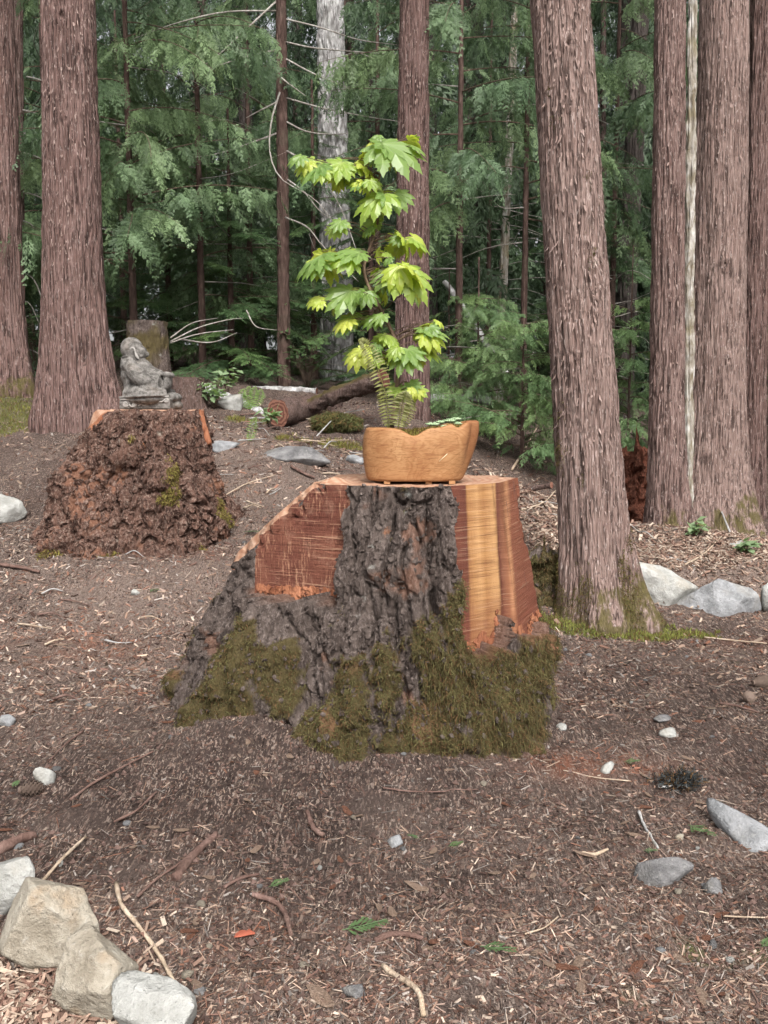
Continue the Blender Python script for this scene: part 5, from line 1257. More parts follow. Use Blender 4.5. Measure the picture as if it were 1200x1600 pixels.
rock(1160, 858, 60, 14, 40, 'rock_pale', 'pale slab fragment on the mulch at the right', .6, 3, sink=.35)
rock(360, 640, 44, 30, 41, 'rock_pale', 'whitish stone among plants behind the statue stump', .8, 3)
rock(275, 632, 40, 34, 42, 'rock_grey', 'blue-grey mossy stone right behind the statue', .8, 3)
GP = 'pebbles scattered over the soil'
rp = np.random.default_rng(55)
peb = [mesh_np('pebble', *rock_geo((1, .8, .6), 60 + k, 2, 5, .03), True, None, M[('rock_grey', 'rock_dark', 'rock_tan', 'rock_pale')[k % 4]]) for k in range(8)]
for i in range(90):
    Y = 1.9 + 4.5 * rp.random() ** 1.6; x = rp.uniform(-.48, .48) * Y
    o = obj('pebble', peb[i % 8], None, (x, Y, gz(x, Y) + .003), (rp.uniform(-.3, .3), 0, rp.uniform(0, 6)), rp.uniform(.006, .015))
    tag(o, 'small pebble lying loose on the brown soil', 'pebble', GP)

# ------------------------------------------------------------------ logs, small stumps and snags
M['log_end'] = (lambda m: (m.color(m.mix(m.ramp(m.wave(m.map(), 9, 5, 4, 2.2, 'RINGS', 'SPHERICAL'), [(.2, 0.0), (.8, 1.0)]), (0.10, 0.042, 0.03), (0.20, 0.10, 0.072))), m.bump(m.noise(m.map(), 40, 4), .01, .8), m.m)[2])(NT('log_end', .9, .1))
M['log_bark'] = bark_mat('log_bark', (0.05, 0.033, 0.027), (0.13, 0.085, 0.072), (0.23, 0.18, 0.165))
def log(pts, r0, r1, mat, label, n=40, sides=22, rough=.012, mossy=0.0, endmat=None, name='fallen_log'):
    p = resample(pts, n); V, fs = tube(p, np.linspace(r0, r1, n), sides)
    body = V[:-2]; c = np.repeat(p, sides, 0); d = nrm(body - c)
    body = body + d * (rough * fbm(body * [14, 14, 14], 4, 7) + rough * .8 * (sstep(0, .3, np.subtract(*worley(body * 16, 9)[1::-1])) - 1))[:, None]
    V = np.vstack([body, V[-2:]]); up = np.clip(np.append(d[:, 2], [0, 0]), 0, 1) * mossy
    t = thing(name, p[0], label, 'log')
    part('bark', V, fs[0], M[mat], t, np.stack([up, up * 0, up * 0], 1))
    k = len(V)
    for e, f in enumerate(np.split(fs[1], 2)): part('cut_end', V, f, M[endmat or 'log_end'], t, None, False)
    return t
log([P(434, 646, 8.7), P(470, 640, 9.1), P(520, 632, 9.6)], .135, .135, 'log_bark', 'sawn log with reddish end facing the clearing', rough=.014)
log([P(452, 648, 9.2), P(500, 628, 9.0), P(545, 610, 8.8), P(600, 590, 8.6)], .07, .10, 'log_bark', 'dark fallen log with mossy top slanting up behind the planter', rough=.02, mossy=1.0)
log([P(345, 611, 11.0), P(420, 610, 10.9), P(495, 612, 10.8)], .055, .05, 'fir_grey', 'pale lichen-covered log lying behind the sawn log', rough=.008)
log([P(655, 624, 10.2), P(720, 624, 10.0), P(768, 625, 9.9)], .06, .055, 'fir_grey', 'pale lichen-covered log behind the right half of the planter', rough=.008)
log([P(316, 606, 9.9), P(370, 628, 9.5), P(425, 655, 9.1)], .06, .05, 'fir_grey', 'whitish weathered log pointing down to the sawn log end', rough=.01)
log([P(695, 440, 11.6), P(730, 490, 11.3), P(770, 552, 11.0), P(790, 585, 10.9)], .035, .05, 'fir_grey', 'pale dead stem leaning in the dark gap right of the maple', rough=.006)
log([P(815, 768, 8.2), P(840, 762, 8.1), P(862, 758, 8.0)], .03, .025, 'log_bark', 'dark piece of wood lying behind the stump at right', rough=.006)
M['rot_red'] = bark_mat('rotten_red_wood', (0.05, 0.018, 0.012), (0.16, 0.055, 0.034), (0.28, 0.13, 0.085), (0.2, 0.1, 0.07), .6)
def small_stump(u, vb, vt, Y, wpx, label, mat, mossy, seed, topmat='sawn_top', flare=.25, spike=0):
    b = P(u, vb, Y); H = P(u, vt, Y)[2] - b[2]; r0 = wpx / 2 / F * Y
    t = thing('tree_stump', b, label, 'stump'); nth, nz = 120, 70; th = np.arange(nth) * 2 * np.pi / nth
    TH = np.repeat(th[None], nz, 0); ztop = np.full(nth, H)
    if spike: ztop = H * (.68 + .12 * fbm(v3(np.cos(th) * 2, np.sin(th) * 2, 0), 3, seed)) + H * .34 * np.exp(-((angd(th, R(-95)) / .22) ** 2))
    ZZ = -.25 + np.linspace(0, 1, nz)[:, None] * (ztop[None] + .25)
    rr = r0 * (1 + flare * np.exp(-np.maximum(ZZ, 0) / .18)); q = v3(np.cos(TH) * rr, np.sin(TH) * rr, ZZ)
    w1, w2, idd = worley(q * [18, 18, 6], seed); am = .11 if spike else .06
    rr = rr + r0 * (am * (sstep(0, .3, w2 - w1) - 1) + am * 1.2 * fbm(q * [9, 9, 5], 4, seed)) + (.06 * fbm(q * 14, 4, seed + 3) if spike else 0)
    if spike: rr = rr * np.where(ZZ > H * .72, np.clip(1 - (ZZ - H * .72) / (H * .34), .12, 1), 1)
    V = v3(rr * np.cos(TH), rr * np.sin(TH), ZZ).reshape(-1, 3); mo = np.full(len(V), mossy) * np.clip(.5 + fbm(V * 5, 3, seed), 0, 1)
    obj('bark', mesh_np('bark', V, grid_faces(nth, nz, True), True, np.stack([mo, mo * 0, mo * 0], 1), M[mat]), t)
    rho = np.linspace(1, 0, 8)[:, None]; X, Yy = rho * (rr[-1] * np.cos(th))[None], rho * (rr[-1] * np.sin(th))[None]
    Z = ztop[None] * np.ones_like(rho) if not spike else np.where(rho > .99, ztop[None], np.minimum(ztop[None], H * .7))
    obj('top', mesh_np('top', v3(X, Yy, Z).reshape(-1, 3), grid_faces(nth, 8, True), True, None, M[topmat]), t)
    return t, V
small_stump(232, 600, 503, 9.3, 62, 'upright mossy stump with flat sawn top behind the statue', 'stump_bark', .62, 301)
small_stump(294, 622, 590, 9.2, 48, 'low dark stump with reddish top between statue and sawn log', 'log_bark', .3, 305)
small_stump(990, 796, 666, 8.7, 46, 'rotten red stump with a pointed splinter behind the leaning cedar', 'rot_red', .0, 311, 'rot_red', .15, 1)
sn, snV = small_stump(848, 938, 828, 5.75, 34, 'short mossy snag against the left foot of the leaning cedar', 'stump_bark', 1.0, 315, 'stump_bark', .5, 1)
r_ = np.random.default_rng(31); kk = snV[(snV[:, 2] > 0)]
A, Fc, C = strands(kk, nrm(kk * [1, 1, 0]), 2500, r_, (.015, .05), .0016, .8, .5); tag(obj('moss', mesh_np('moss', A, Fc, True, C, M['moss']), sn), kind='stuff')

# ------------------------------------------------------------------ sticks and roots lying on the ground
M['stick_pale'] = fir_mat('pale_stick', (0.33, 0.25, 0.18), (0.56, 0.46, 0.36), (0.42, 0.32, 0.22))
M['stick_brown'] = fir_mat('brown_root', (0.105, 0.062, 0.05), (0.20, 0.13, 0.11), (0.15, 0.10, 0.08))
M['stick_grey'] = fir_mat('grey_stick', (0.30, 0.29, 0.28), (0.50, 0.49, 0.48), (0.36, 0.37, 0.33))
def stick(px, r0, r1, mat, label, lift=.006, name='stick', n=18, cat='stick', arch=0.0, group=None):
    p = np.array([G(u, v) for u, v in px]); p[:, 2] += lift
    if arch: p[1:-1, 2] += arch
    q = resample(p, n); q[:, 2] = np.maximum(q[:, 2], ground_z(q[:, 0], q[:, 1]) + r1 * .3)
    V, fs = tube(q, np.linspace(r0, r1, n), 8)
    c = np.repeat(q, 8, 0); V[:-2] += (V[:-2] - c) * (.35 * fbm(V[:-2] * 60, 3, 5))[:, None]
    return solo(name, V, fs, M[mat], label, cat, group)
stick([(182, 1388), (190, 1425), (218, 1465), (245, 1500), (272, 1548)], .0065, .0045, 'stick_pale', 'pale curved stick pointing down beside the boulders', .012)
stick([(60, 1392), (95, 1355), (134, 1316)], .0055, .004, 'stick_pale', 'straight pale stick above the boulders', .010)
stick([(-10, 1342), (20, 1328), (54, 1312)], .018, .012, 'stick_brown', 'thick broken piece of wood at the left edge', .012)
stick([(276, 1378), (298, 1350), (318, 1328), (338, 1308)], .014, .010, 'stick_brown', 'thick reddish root lying left of centre', .008, 'root', cat='root')
stick([(215, 1412), (245, 1385), (280, 1360), (320, 1325)], .004, .003, 'stick_brown', 'thin dark root curving beside the thick reddish root', .008, 'root', cat='root')
stick([(395, 1405), (425, 1415), (445, 1440), (455, 1470)], .008, .006, 'stick_brown', 'curved dark root at lower centre left', .010, 'root', cat='root')
stick([(350, 1395), (375, 1380), (405, 1373)], .006, .004, 'stick_brown', 'short dark root above the curved root', .008, 'root', cat='root')
stick([(585, 1474), (620, 1466), (662, 1472)], .009, .006, 'stick_brown', 'dark buried root at lower centre', .004, 'root', cat='root')
stick([(598, 1522), (620, 1532), (640, 1545), (655, 1562), (662, 1596)], .007, .006, 'stick_pale', 'tan crooked stick at the bottom centre', .008)
stick([(998, 1278), (1008, 1300), (1028, 1330)], .005, .004, 'stick_grey', 'short grey stick above the rounded speckled stone', .008)
stick([(598, 1240), (640, 1243), (690, 1244), (748, 1240)], .0028, .002, 'stick_brown', 'long thin twig lying along the front of the stump', .012, 'twig', cat='twig')
stick([(0, 888), (30, 893), (62, 899)], .012, .009, 'stick_brown', 'reddish stick sticking in from the left edge', .02)
stick([(1060, 770), (1095, 785), (1120, 810), (1140, 838)], .014, .008, 'stick_grey', 'bent branch leaning on the thick cedar at right', .03, arch=.12)
stick([(800, 738), (820, 705), (838, 672), (848, 650)], .014, .007, 'stick_pale', 'bare pale branch leaning against the leaning cedar', .02, 'fallen_branch', cat='branch')
stick([(985, 930), (1000, 928), (1012, 926)], .012, .009, 'stick_pale', 'broken stub of wood at the foot of the leaning cedar', .03)
stick([(925, 962), (930, 972), (936, 980)], .010, .008, 'stick_pale', 'short pale stick standing in the moss by the cedar', .01)
stick([(455, 735), (475, 745), (492, 752)], .012, .007, 'stick_brown', 'dark curved stick behind the chamfered stump shoulder', .02)
stick([(1040, 872), (1068, 880), (1085, 890)], .006, .004, 'stick_grey', 'grey stick on the mulch by the slender cedar', .012)
stick([(1070, 888), (1100, 868), (1128, 842)], .006, .004, 'stick_pale', 'pale thin stick crossing the mulch at right', .012)
stick([(985, 1228), (930, 1218), (880, 1210)], .002, .0015, 'stick_pale', 'thin straw-like twig right of the stump', .006, 'twig', cat='twig')
stick([(1100, 1000), (1140, 1003), (1198, 1008)], .004, .003, 'stick_pale', 'thin pale stick below the terrace stones', .01)
stick([(1125, 1105), (1150, 1112), (1185, 1118)], .006, .004, 'stick_brown', 'dark twig by the dark soil at right', .01, 'twig', cat='twig')
stick([(130, 1148), (105, 1168), (80, 1190)], .004, .003, 'stick_brown', 'thin twig left of the soil mound', .01, 'twig', cat='twig')
stick([(110, 1255), (150, 1228), (200, 1205), (240, 1180)], .0045, .003, 'stick_brown', 'long dark twig slanting beside the pine cone', .01, 'twig', cat='twig')
stick([(178, 1290), (215, 1270), (245, 1245)], .004, .003, 'stick_brown', 'dark twig below the soil mound', .01, 'twig', cat='twig')
stick([(480, 1275), (490, 1300), (505, 1312)], .007, .009, 'stick_brown', 'short root stub in front of the stump', .012, 'root', cat='root')
stick([(905, 1342), (930, 1338), (950, 1333)], .006, .004, 'stick_pale', 'short tan stick left of the grey stick', .006)
stick([(1090, 1438), (1130, 1440), (1195, 1442)], .0022, .0018, 'stick_pale', 'thin straight twig near the right edge', .008, 'twig', cat='twig')
stick([(820, 1470), (850, 1455), (872, 1440)], .0022, .0018, 'stick_pale', 'thin pale twig right of lower centre', .008, 'twig', cat='twig')
stick([(495, 690), (530, 670), (570, 648)], .006, .004, 'stick_grey', 'pale dead branch by the mossy hump left of the planter', .05, 'fallen_branch', cat='branch', arch=.08)
stick([(430, 700), (490, 692), (545, 690)], .005, .003, 'stick_pale', 'pale stick above the flat blue-grey stone', .015)
stick([(350, 780), (385, 760), (430, 745)], .005, .003, 'stick_pale', 'pale stick right of the statue stump', .015)
stick([(815, 800), (850, 788), (868, 770)], .007, .005, 'stick_pale', 'pale stick on the duff right of the planter stump', .015)
GD = 'thin dead branches on the slopes'
rb_ = np.random.default_rng(91)
for i in range(84):
    if i < 60: u, v = rb_.uniform(310, 575), rb_.uniform(650, 800)
    elif i < 74: u, v = rb_.uniform(810, 1010), rb_.uniform(770, 870)
    else: u, v = rb_.uniform(0, 240), rb_.uniform(860, 1100)
    a = rb_.uniform(-1, 1); l = rb_.uniform(15, 55)
    try:
        stick([(u, v), (u + l * .5, v + a * 6 + rb_.uniform(-4, 4)), (u + l, v + a * 13)], rb_.uniform(.003, .007), .002, ('stick_pale', 'stick_grey', 'stick_brown')[i % 3], 'thin dead branch lying among the litter on the slope', .014, 'fallen_branch', 10, 'branch', rb_.uniform(0, .03), GD)
    except Exception: pass
# dead brush in the gap behind the short stumps
brush = thing('dead_brush', G(320, 560), 'pale bare dead branches fanning out behind the low stump', 'branch')
for pts in [[(266, 534, 10.0), (310, 512, 10.1), (355, 500, 10.3), (380, 497, 10.4)], [(266, 536, 10.0), (310, 522, 10.0), (365, 515, 10.2)], [(266, 528, 10.0), (300, 505, 10.2), (340, 497, 10.4)], [(280, 530, 10.0), (330, 535, 10.1), (370, 520, 10.2)], [(385, 485, 10.6), (400, 510, 10.4), (432, 516, 10.2)]]:
    branch(brush, [P(*q) for q in pts], .010, .003)

# ------------------------------------------------------------------ cones, lichen tuft, green sprigs, low plants
M['cone'] = (lambda m: (m.color(m.mix(m.noise(m.map(), 40, 3), (0.075, 0.05, 0.04), (0.20, 0.15, 0.12))), m.m)[1])(NT('cone_scale', .8, .2))
def cone(u, v, L, w, ang, label):
    g = G(u, v); n = 11; ps = []; core = tube(np.array([[-L / 2, 0, 0], [0, 0, 0], [L / 2, 0, 0]]), [w * .35, w * .55, w * .2], 8); ps.append(core)
    for k in range(n):
        t = (k + .5) / n; x = -L / 2 + L * t; rr = w * math.sin(math.pi * (.12 + .8 * t)) ** .6; m_ = 9
        a = np.arange(m_) * 2 * np.pi / m_ + k * .35; d = v3(.75 + 0 * a, np.cos(a), np.sin(a)); Vq, Tq = kites(v3(x + 0 * a, np.cos(a) * rr * .45, np.sin(a) * rr * .45), d, v3(-1 + 0 * a, np.cos(a), np.sin(a)), np.full(m_, rr * .95), np.full(m_, rr * .42)); ps.append((Vq, Tq))
    V, fs = join(ps); V = rotz(V, ang) + g + [0, 0, w * .7]
    solo('pine_cone', V, fs, M['cone'], label, 'cone', None, None, None, False)
cone(48, 1245, .072, .026, .25, 'ribbed brown pine cone at the left edge')
cone(1188, 1075, .08, .03, .2, 'brown pine cone at the right edge')
cone(1170, 1098, .05, .024, 1.2, 'small dark pine cone beside the one at the right edge')
M['lichen_dark'] = NT('dark_lichen', .9, .1).color((0.035, 0.04, 0.04)).m
g = G(1062, 1232); r_ = np.random.default_rng(4); pp = g + r_.normal(0, 1, (300, 3)) * [.03, .02, .012] + [0, 0, .018]
A, Fc, C = strands(pp, nrm(pp - g + [0, 0, .01]), 1500, r_, (.015, .035), .0016, .1, .8, ((0.02, 0.022, 0.022), (0.12, 0.13, 0.13)), .5)
solo('lichen_tuft', A, Fc, M['moss'], 'black and white lichen tuft on a twig right of the stump', 'lichen', None, None, C)
stick([(1028, 1240), (1045, 1238), (1068, 1226)], .004, .003, 'stick_grey', 'grey twig carrying the dark lichen tuft', .014, 'twig', cat='twig')
def sprig(u, v, L, ang, label, mesh=None, sc=1):
    g = G(u, v); o = obj('cedar_sprig', SPR[int(u) % 2], None, g + [0, 0, .012], (0, -.08, ang), L); tag(o, label, 'sprig', 'green cedar sprigs dropped on the soil')
SPR = []
for s in (91, 92):
    r = np.random.default_rng(s); ps = []
    tt = np.linspace(.1, .95, 9); p = v3(tt, .1 * tt ** 2, .05 * np.sin(tt * 5))
    for sd_ in (-1, 1):
        d = v3(.8 + 0 * tt, sd_ * .7 + 0 * tt, r.normal(.05, .15, 9)); L = .38 * (1 - tt * .7)
        ps.append(kites(p, d, np.repeat([[0, 0, 1.]], 9, 0), L, np.full(9, .035)))
        for f in (.35, .65):
            q = p + nrm(d) * (L * f)[:, None]
            for s2 in (-1, 1): ps.append(kites(q, d + v3(.1, s2 * .6, .05), np.repeat([[0, 0, 1.]], 9, 0), L * .4, np.full(9, .026)))
    ps.append(tube(v3(np.linspace(0, 1, 6), .1 * np.linspace(0, 1, 6) ** 2, .02), .012, 4)); V, fs = join(ps)
    SPR.append(mesh_np('cedar_sprig', V, fs, False, None, M['young_leaf']))
for (u, v, L, a, lab) in [(1075, 1300, .09, -1.0, 'fresh green cedar sprig above the rounded speckled stone'), (535, 1462, .11, .2, 'green cedar sprig at lower centre'), (750, 1490, .08, -.3, 'grey-green sprig right of lower centre'), (235, 930, .14, 1.3, 'green conifer sprig left of the stump root'),
                          (975, 1196, .06, .1, 'small green sprig right of the stump base'), (700, 1330, .05, .4, 'tiny green sprig in front of the stump'), (20, 1238, .05, 1.5, 'pale sprig beside the left pine cone'), (420, 1395, .06, .6, 'small green sprig by the curved root'),
                          (1005, 1340, .04, .0, 'tiny green sprig beside the grey stick'), (1190, 1490, .05, .7, 'small green sprig at the lower right edge'), (655, 1322, .04, 2.4, 'tiny pale green sprig near the grey pebble'), (470, 1150, .07, 0.2, 'small green sprig at the mossy stump foot'),
                          (380, 835, .12, -.4, 'pale green sprig right of the statue stump foot')]:
    sprig(u, v, L, a, lab)
M['salal'] = fern_mat('broadleaf', (0.14, 0.22, 0.10), (0.26, 0.34, 0.20), (0.25, 0.38, 0.1))
def shrub(u, v, h, n, label, leafL=.07, seed=0, mat='salal', name='salal_plant', spread=.6):
    g = G(u, v); r = np.random.default_rng(seed + int(u)); t = thing(name, g, label, 'plant'); ps = []; st = []
    for i in range(n):
        a = r.uniform(0, 6.28); k = r.uniform(.2, 1); e = g + np.array([math.cos(a) * h * spread * k, math.sin(a) * h * spread * k, h * r.uniform(.4, 1)]); st.append(tube(resample([g, (g + e) / 2 + [0, 0, h * .15], e], 6), np.linspace(.004, .0015, 6), 4))
        m_ = 5; f = r.uniform(.45, 1.0, m_)[:, None]; p = g + (e - g) * f + [0, 0, h * .1]; d = nrm(v3(r.normal(0, 1, m_), r.normal(-.3, 1, m_), r.normal(.1, .35, m_)))
        nn = v3(r.normal(0, .3, m_), r.normal(-.3, .3, m_), 1); L = leafL * r.uniform(.7, 1.2, m_)
        ps.append(kites(p, d, nn, L, L * .3, .15))
    V, fs = join(ps); part('foliage', V, fs, M[mat], t, None, False); V, fs = join(st); part('stems', V, fs, M['stem'], t)
shrub(335, 640, .35, 16, 'leafy light green plant behind the statue stump', .09, 1)
shrub(355, 622, .3, 12, 'leafy plant beside the whitish weathered log', .09, 3)
shrub(420, 668, .16, 7, 'small pale leafy plant in front of the sawn log end', .10, 5)
shrub(1090, 842, .14, 6, 'small grey-green leafy plant at the foot of the thick cedar', .08, 7)
shrub(1165, 868, .10, 5, 'low plant with pale leaves near the right edge', .10, 9)
shrub(480, 610, .8, 26, 'dark leafy bush behind the pale lichen-covered log', .10, 13, 'hem_leaf')
shrub(60, 590, .8, 26, 'pale leafy bush between the leftmost trunks', .10, 15, 'young_leaf')
shrub(1000, 812, .25, 10, 'low needled plant below the rotten red stump', .10, 17, 'hem_leaf')
for (u, v, tops, label, mt) in [(388, 690, [(392, 672), (396, 655), (402, 645)], 'single bright green fern frond right of the statue stump', 'fern'),
                            (392, 640, [(390, 615), (394, 600)], 'bright green fern beside the whitish weathered log', 'fern')]:
    g = G(u, v); t = thing('sword_fern', g, label, 'fern')
    for k in range(1 if 'single' in label else 4):
        pts = [g] + [P(a + (k * 9 - 12 if 'single' not in label else 0), b + abs(k - 1.5) * 4, g[1] - .05 * j) for j, (a, b) in enumerate(tops)]
        V, fs = frond(pts, .07 if 'single' not in label else .055, 14, .2); part('frond', V, fs, M[mt], t, None, False)
hump = G(500, 672)
hump = G(525, 676); V, T = rock_geo((.30, .26, .12), 71, 4, 40, .14); hm = thing('mossy_hump', hump, 'mossy brush-covered hump left of the planter', 'mound')
part('soil', V + hump + [0, .15, .08], T, M['pot_soil'], hm)
r_ = np.random.default_rng(8); ki = r_.integers(0, len(T), 9000); wi = r_.dirichlet((1, 1, 1), 9000)[..., None]; pt = (V[T[ki]] * wi).sum(1)
A, Fc, C = strands(pt + hump + [0, .15, .08], nrm(pt), 9000, r_, (.02, .07), .0022, .5, .7, ((0.05, 0.058, 0.024), (0.17, 0.185, 0.075)), .6); tag(part('moss', A, Fc, M['moss'], hm, C), kind='stuff')

# moss on the foot of the leaning cedar
lc = [o for o in COL.objects if o.get('label', '').startswith('tall grey-brown cedar leaning')][0]
tm = [c for c in lc.children if c.name.startswith('trunk')][0].data
co = np.empty(len(tm.vertices) * 3, np.float32); tm.vertices.foreach_get('co', co); co = co.reshape(-1, 3).astype(float)
r_ = np.random.default_rng(17)
w_ = (1 - sstep(.05, .75, co[:, 2])) * .8 + .9 * fbm(co * [7, 7, 3], 4, 401)
co = co[(co[:, 2] > -.02) & (co[:, 1] < .1) & (w_ > .55 + .35 * r_.random(len(co)))]
A, Fc, C = strands(co, nrm(co * [1, 1, 0]), 7000, r_, (.008, .03), .0014, .5, .6, ((0.05, 0.045, 0.018), (0.17, 0.155, 0.05)))
tag(obj('moss', mesh_np('moss', A, Fc, True, C, M['moss']), lc), kind='stuff')
# ------------------------------------------------------------------ litter: chips, needles, crumbs of soil
def litter_pts(n, r, y0=1.55, y1=11.0, pw=2.0, dryw=1.0, base=.35):
    out = []
    while sum(len(o) for o in out) < n:
        m_ = n * 2; u = r.random(m_); y = (y0 ** (1 - pw) + u * (y1 ** (1 - pw) - y0 ** (1 - pw))) ** (1 / (1 - pw)); x = r.uniform(-1, 1, m_) * (.53 * y + .45)
        ms, dry, red = ZF(x, y)
        keep = r.random(m_) < np.clip(base + dryw * dry - .5 * ms, .03, 1)
        ins = (np.hypot((x - SX) / .62, (y - SY) / .5) < 1) | (np.hypot(x - BX, y - BY) < .55)
        cl = fbm(v3(x * 4.5, y * 4.5, 2), 3, 55) > -.55 + .9 * (r.random(m_) - .5); k = keep & ~ins & cl; out.append(np.stack([x[k], y[k], dry[k], red[k]], 1))
    return np.vstack(out)[:n]
# zones sampled from a table (fast)
_tx = np.linspace(-6, 6, 240); _ty = np.linspace(1.2, 12, 260); _TX, _TY = np.meshgrid(_tx, _ty); _ZT = [z.reshape(_TX.shape) for z in zones(_TX.ravel(), _TY.ravel())]
_GT = None
def ZF(x, y):
    i = np.clip(((x + 6) / 12 * 239).astype(int), 0, 239); j = np.clip(((y - 1.2) / 10.8 * 259).astype(int), 0, 259)
    return tuple(z[j, i] for z in _ZT)
def g_normal(x, y):
    e = .03; return nrm(v3(-(ground_z(x + e, y) - ground_z(x - e, y)) / (2 * e), -(ground_z(x, y + e) - ground_z(x, y - e)) / (2 * e), 1.0))
PAL = np.array([(0.40, 0.29, 0.22), (0.30, 0.195, 0.145), (0.50, 0.40, 0.32), (0.20, 0.115, 0.085), (0.145, 0.088, 0.07), (0.22, 0.115, 0.08), (0.36, 0.26, 0.21), (0.33, 0.29, 0.26), (0.17, 0.10, 0.08)])
def boxes(p, a, b, n, L, W, H, thin=False):
    L, W, H = L[:, None] / 2, W[:, None] / 2, H[:, None] / 2
    cs = [p - a * L * 1.0 - b * W * .6, p + a * L * .8 - b * W, p + a * L * 1.05 + b * W * .5, p - a * L * .85 + b * W]
    V = np.stack([c - n * H for c in cs] + [c + n * H for c in cs], 1).reshape(-1, 3); i = np.arange(len(p))[:, None] * 8
    if thin == 2: return V, [np.vstack([i + f for f in ([4, 5, 6, 7], [0, 1, 5, 4])])]
    if thin: return V, [np.vstack([i + f for f in ([4, 5, 6, 7], [0, 1, 5, 4], [2, 3, 7, 6])])]
    return V, [np.vstack([i + f for f in ([4, 5, 6, 7], [0, 1, 5, 4], [1, 2, 6, 5], [2, 3, 7, 6], [3, 0, 4, 7])])]
def chips(n, r, Lr, Wk, thick, y0=1.55, y1=11, pw=2.0, dryw=1.0, base=.3, pal=PAL, dark=1.0, tilt=.22):
    q = litter_pts(n, r, y0=y0, y1=y1, pw=pw, dryw=dryw, base=base); x, y, dry, red = q.T
    n_ = nrm(g_normal(x, y) + r.normal(0, tilt, (n, 3))); a = nrm(np.cross(n_, r.normal(0, 1, (n, 3)))); b = np.cross(n_, a)
    L = Lr[0] * (Lr[1] / Lr[0]) ** (r.random(n) ** 1.5); W = L * r.uniform(*Wk, n); H = np.minimum(W, thick * r.uniform(.5, 1.4, n))
    L = L * (1 + .10 * np.maximum(0, y - 3)); W = W * (1 + .14 * np.maximum(0, y - 3))
    p = v3(x, y, ground_z(x, y) + H * .35)
    c = pal[r.integers(0, len(pal), n)] * (r.uniform(.2, 1.08, n) * (.75 + .5 * dry))[:, None] * dark
    k = (r.random(n) < red * .8)[:, None]; c = np.where(k, np.array([[.28, .13, .085]]) * r.uniform(.5, 1.2, (n, 1)), c)
    V, fs = boxes(p, a, b, n_, L, W, H, 2 if thick < .0025 else (Lr[0] < .005 or y0 > 3))
    return V, fs, np.repeat(c, 8, 0)
r_ = np.random.default_rng(101)
V, fs, C = chips(50000, r_, (.0035, .022), (.14, .5), .003, base=.42)
tag(obj('wood_chips', mesh_np('wood_chips', V, fs, False, C, M['litter'])), 'loose wood chips and bark bits strewn over the soil', 'wood chips', kind='stuff')
V, fs, C = chips(56000, r_, (.012, .07), (.025, .06), .0020, tilt=.35, pw=1.9, base=.45)
tag(obj('needles', mesh_np('needles', V, fs, False, C, M['litter'])), 'dry needles and thin twig bits over the soil', 'needles', kind='stuff')
V, fs, C = chips(40000, r_, (.008, .05), (.06, .35), .004, y0=3.6, y1=10, pw=.8, base=.6, tilt=.35)
tag(obj('slope_litter', mesh_np('slope_litter', V, fs, False, C, M['litter'])), 'pale dry litter covering the rising ground behind', 'litter', kind='stuff')
# crumbs of dark soil
n = 15000; q = litter_pts(n, r_, dryw=-.5, base=.8, pw=2.2); x, y, dry, red = q.T; s = .002 + .009 * r_.random(n) ** 3; s = s * (1 + .1 * np.maximum(0, y - 3))
p = v3(x, y, ground_z(x, y) + s * .3); D6 = np.array([[1, 0, 0], [-1, 0, 0], [0, 1, 0], [0, -1, 0], [0, 0, 1], [0, 0, -1.]])
V = (p[:, None] + D6[None] * s[:, None, None] * r_.uniform(.6, 1.2, (n, 6, 1)) + r_.normal(0, .18, (n, 6, 3)) * s[:, None, None]).reshape(-1, 3); i = np.arange(n)[:, None] * 6
T = np.vstack([i + t for t in ([0, 2, 4], [2, 1, 4], [1, 3, 4], [3, 0, 4], [2, 0, 5], [1, 2, 5], [3, 1, 5], [0, 3, 5])])
C = np.array([[.085, .055, .046]]) * r_.uniform(.5, 1.5, (n, 1))
tag(obj('soil_crumbs', mesh_np('soil_crumbs', V, T, False, np.repeat(C, 6, 0), M['litter'])), 'dark crumbs of loose soil', 'soil', kind='stuff')
# mulch in front of the boulders and on the terrace at the right
def mulch(n, cx, cy, sx, sy, Lr, label):
    r = np.random.default_rng(int(n)); x = r.normal(cx, sx, n); y = r.normal(cy, sy, n); N_ = nrm(v3(0, 0, 1) + r.normal(0, .45, (n, 3))); a = nrm(np.cross(N_, r.normal(0, 1, (n, 3)))); b = np.cross(N_, a)
    L = r.uniform(*Lr, n); W = L * r.uniform(.14, .4, n); H = np.full(n, Lr[0] * .22); p = v3(x, y, ground_z(x, y) + r.uniform(0, .02, n))
    c = np.array([(0.36, 0.25, 0.19), (0.46, 0.35, 0.27), (0.26, 0.165, 0.125), (0.20, 0.115, 0.088), (0.50, 0.41, 0.33)])[r.integers(0, 5, n)] * r.uniform(.5, 1.1, (n, 1))
    V, fs = boxes(p, a, b, N_, L, W, H)
    tag(obj('mulch', mesh_np('mulch', V, fs, False, np.repeat(c, 8, 0), M['litter'])), label, 'mulch', kind='stuff')
g = G(40, 1590); mulch(2200, g[0] - .02, g[1] - .02, .13, .12, (.012, .045), 'fresh reddish wood mulch in the bottom left corner')
g = G(1110, 868); mulch(5000, g[0], g[1] + .1, .55, .32, (.015, .055), 'pale wood mulch on the terrace behind the grey stones')
g = G(835, 810); mulch(2500, g[0], g[1], .35, .7, (.02, .09), 'pale wood litter behind the stump at right')
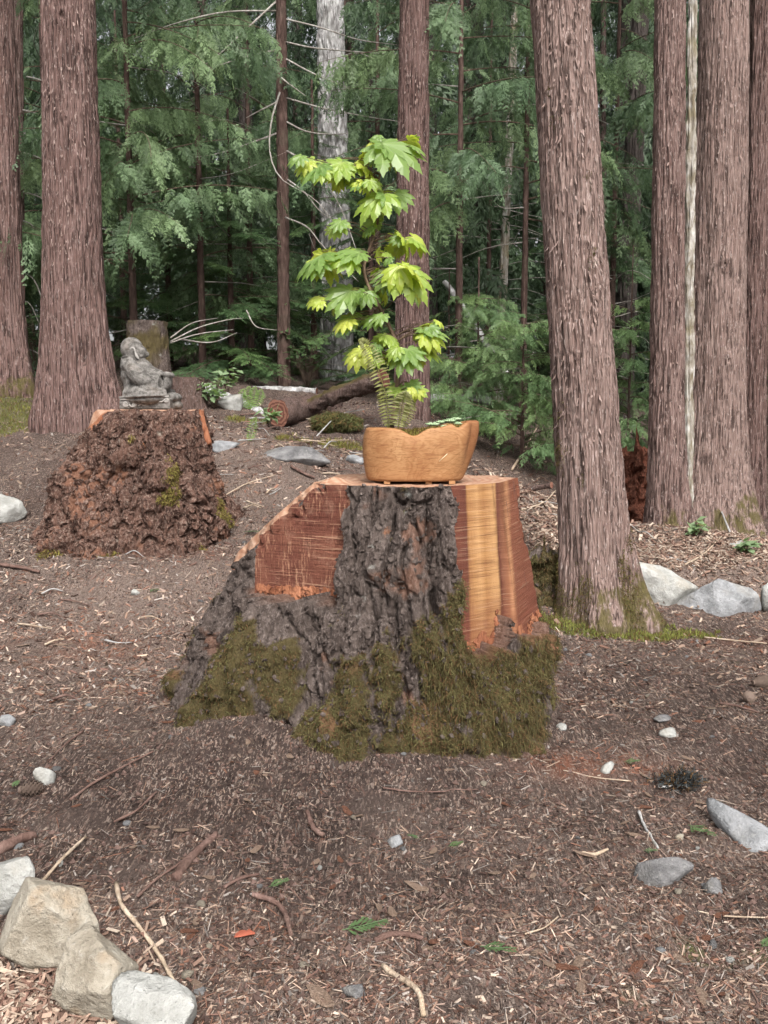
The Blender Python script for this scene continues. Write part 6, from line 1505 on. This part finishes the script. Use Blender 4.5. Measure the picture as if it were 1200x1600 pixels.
# the larger chips one can pick out in the foreground
GC = 'larger wood chips in the foreground'
rc = np.random.default_rng(202); big = []
M['chip_tan'] = fir_mat('chip_tan', (0.32, 0.22, 0.16), (0.48, 0.36, 0.28), (0.38, 0.25, 0.18)); M['chip_red'] = fir_mat('chip_red', (0.20, 0.09, 0.055), (0.32, 0.16, 0.11), (0.24, 0.12, 0.08))
for k in range(8):
    V, T = rock_geo((.5, .16 + .03 * (k % 3), .055), 400 + k, 2, 7, .06); V[:, 2] += .10 * (V[:, 0] ** 2) * (1 if k % 2 else -1); big.append(mesh_np('wood_chip', V, T, False, None, M['chip_tan' if k % 3 else 'chip_red']))
for i in range(150):
    Y = 1.85 + 2.6 * rc.random() ** 1.4; x = rc.uniform(-.45, .45) * Y
    if np.hypot((x - SX) / .75, (Y - SY) / .72) < 1: continue
    o = obj('wood_chip', big[i % 8], None, (x, Y, gz(x, Y) + .005), (rc.normal(0, .2), rc.normal(0, .15), rc.uniform(0, 6.28)), rc.uniform(.022, .06))
    tag(o, 'larger wood chip lying on the foreground soil', 'wood chip', GC)
for (u, v, s, a, mt, lab) in [(384, 1464, .055, .3, 2, 'bright red bark chip at lower centre left'), (239, 1304, .035, 0, 1, 'small rectangular cream chip left of centre'), (283, 1303, .04, .1, 1, 'thin cream chip beside the rectangular one'), (1125, 1440, .05, .4, 0, 'reddish bark piece near the lower right edge'),
                              (880, 1520, .06, -.2, 0, 'reddish bark piece at lower right centre'), (500, 1570, .075, -.9, 1, 'curled tan bark chip at the bottom centre')]:
    g = G(u, v); me = big[mt if mt else 0].copy(); me.materials.clear()
    me.materials.append({0: M['chip_red'], 1: M['chip_tan'], 2: NT('red_bark', .8, .2).color((0.26, 0.075, 0.045)).m}[mt]); o = obj('wood_chip', me, None, g + [0, 0, .008], (0, 0, a), s); tag(o, lab, 'wood chip')
# ground moss
def ground_moss(n, cols, L, label, box, thr=.3):
    r = np.random.default_rng(n); x = r.uniform(box[0], box[1], n * 4); y = r.uniform(box[2], box[3], n * 4); ms = ZF(x, y)[0]; k = np.nonzero(ms > thr + .4 * r.random(len(x)))[0][:n]
    p = v3(x[k], y[k], ground_z(x[k], y[k])); A, Fc, C = strands(p, g_normal(x[k], y[k]), len(k), r, L, .002, -.5, .9, cols, .4)
    solo('ground_moss', A, Fc, M['moss'], label, 'moss', None, 'stuff', C)
ground_moss(20000, ((0.10, 0.115, 0.03), (0.30, 0.32, 0.09)), (.012, .035), 'yellow-green moss carpet at the foot of the leaning cedar', (.6, 3.2, 4.6, 6.2))
ground_moss(9000, ((0.11, 0.11, 0.03), (0.33, 0.31, 0.09)), (.02, .05), 'yellow moss on the slope left of the planter', (-1.6, .2, 6.2, 9.0))
ground_moss(7000, ((0.10, 0.11, 0.03), (0.30, 0.30, 0.08)), (.02, .06), 'mossy bank at the left edge beside the trunks', (-5.5, -2.6, 7.0, 11.0))
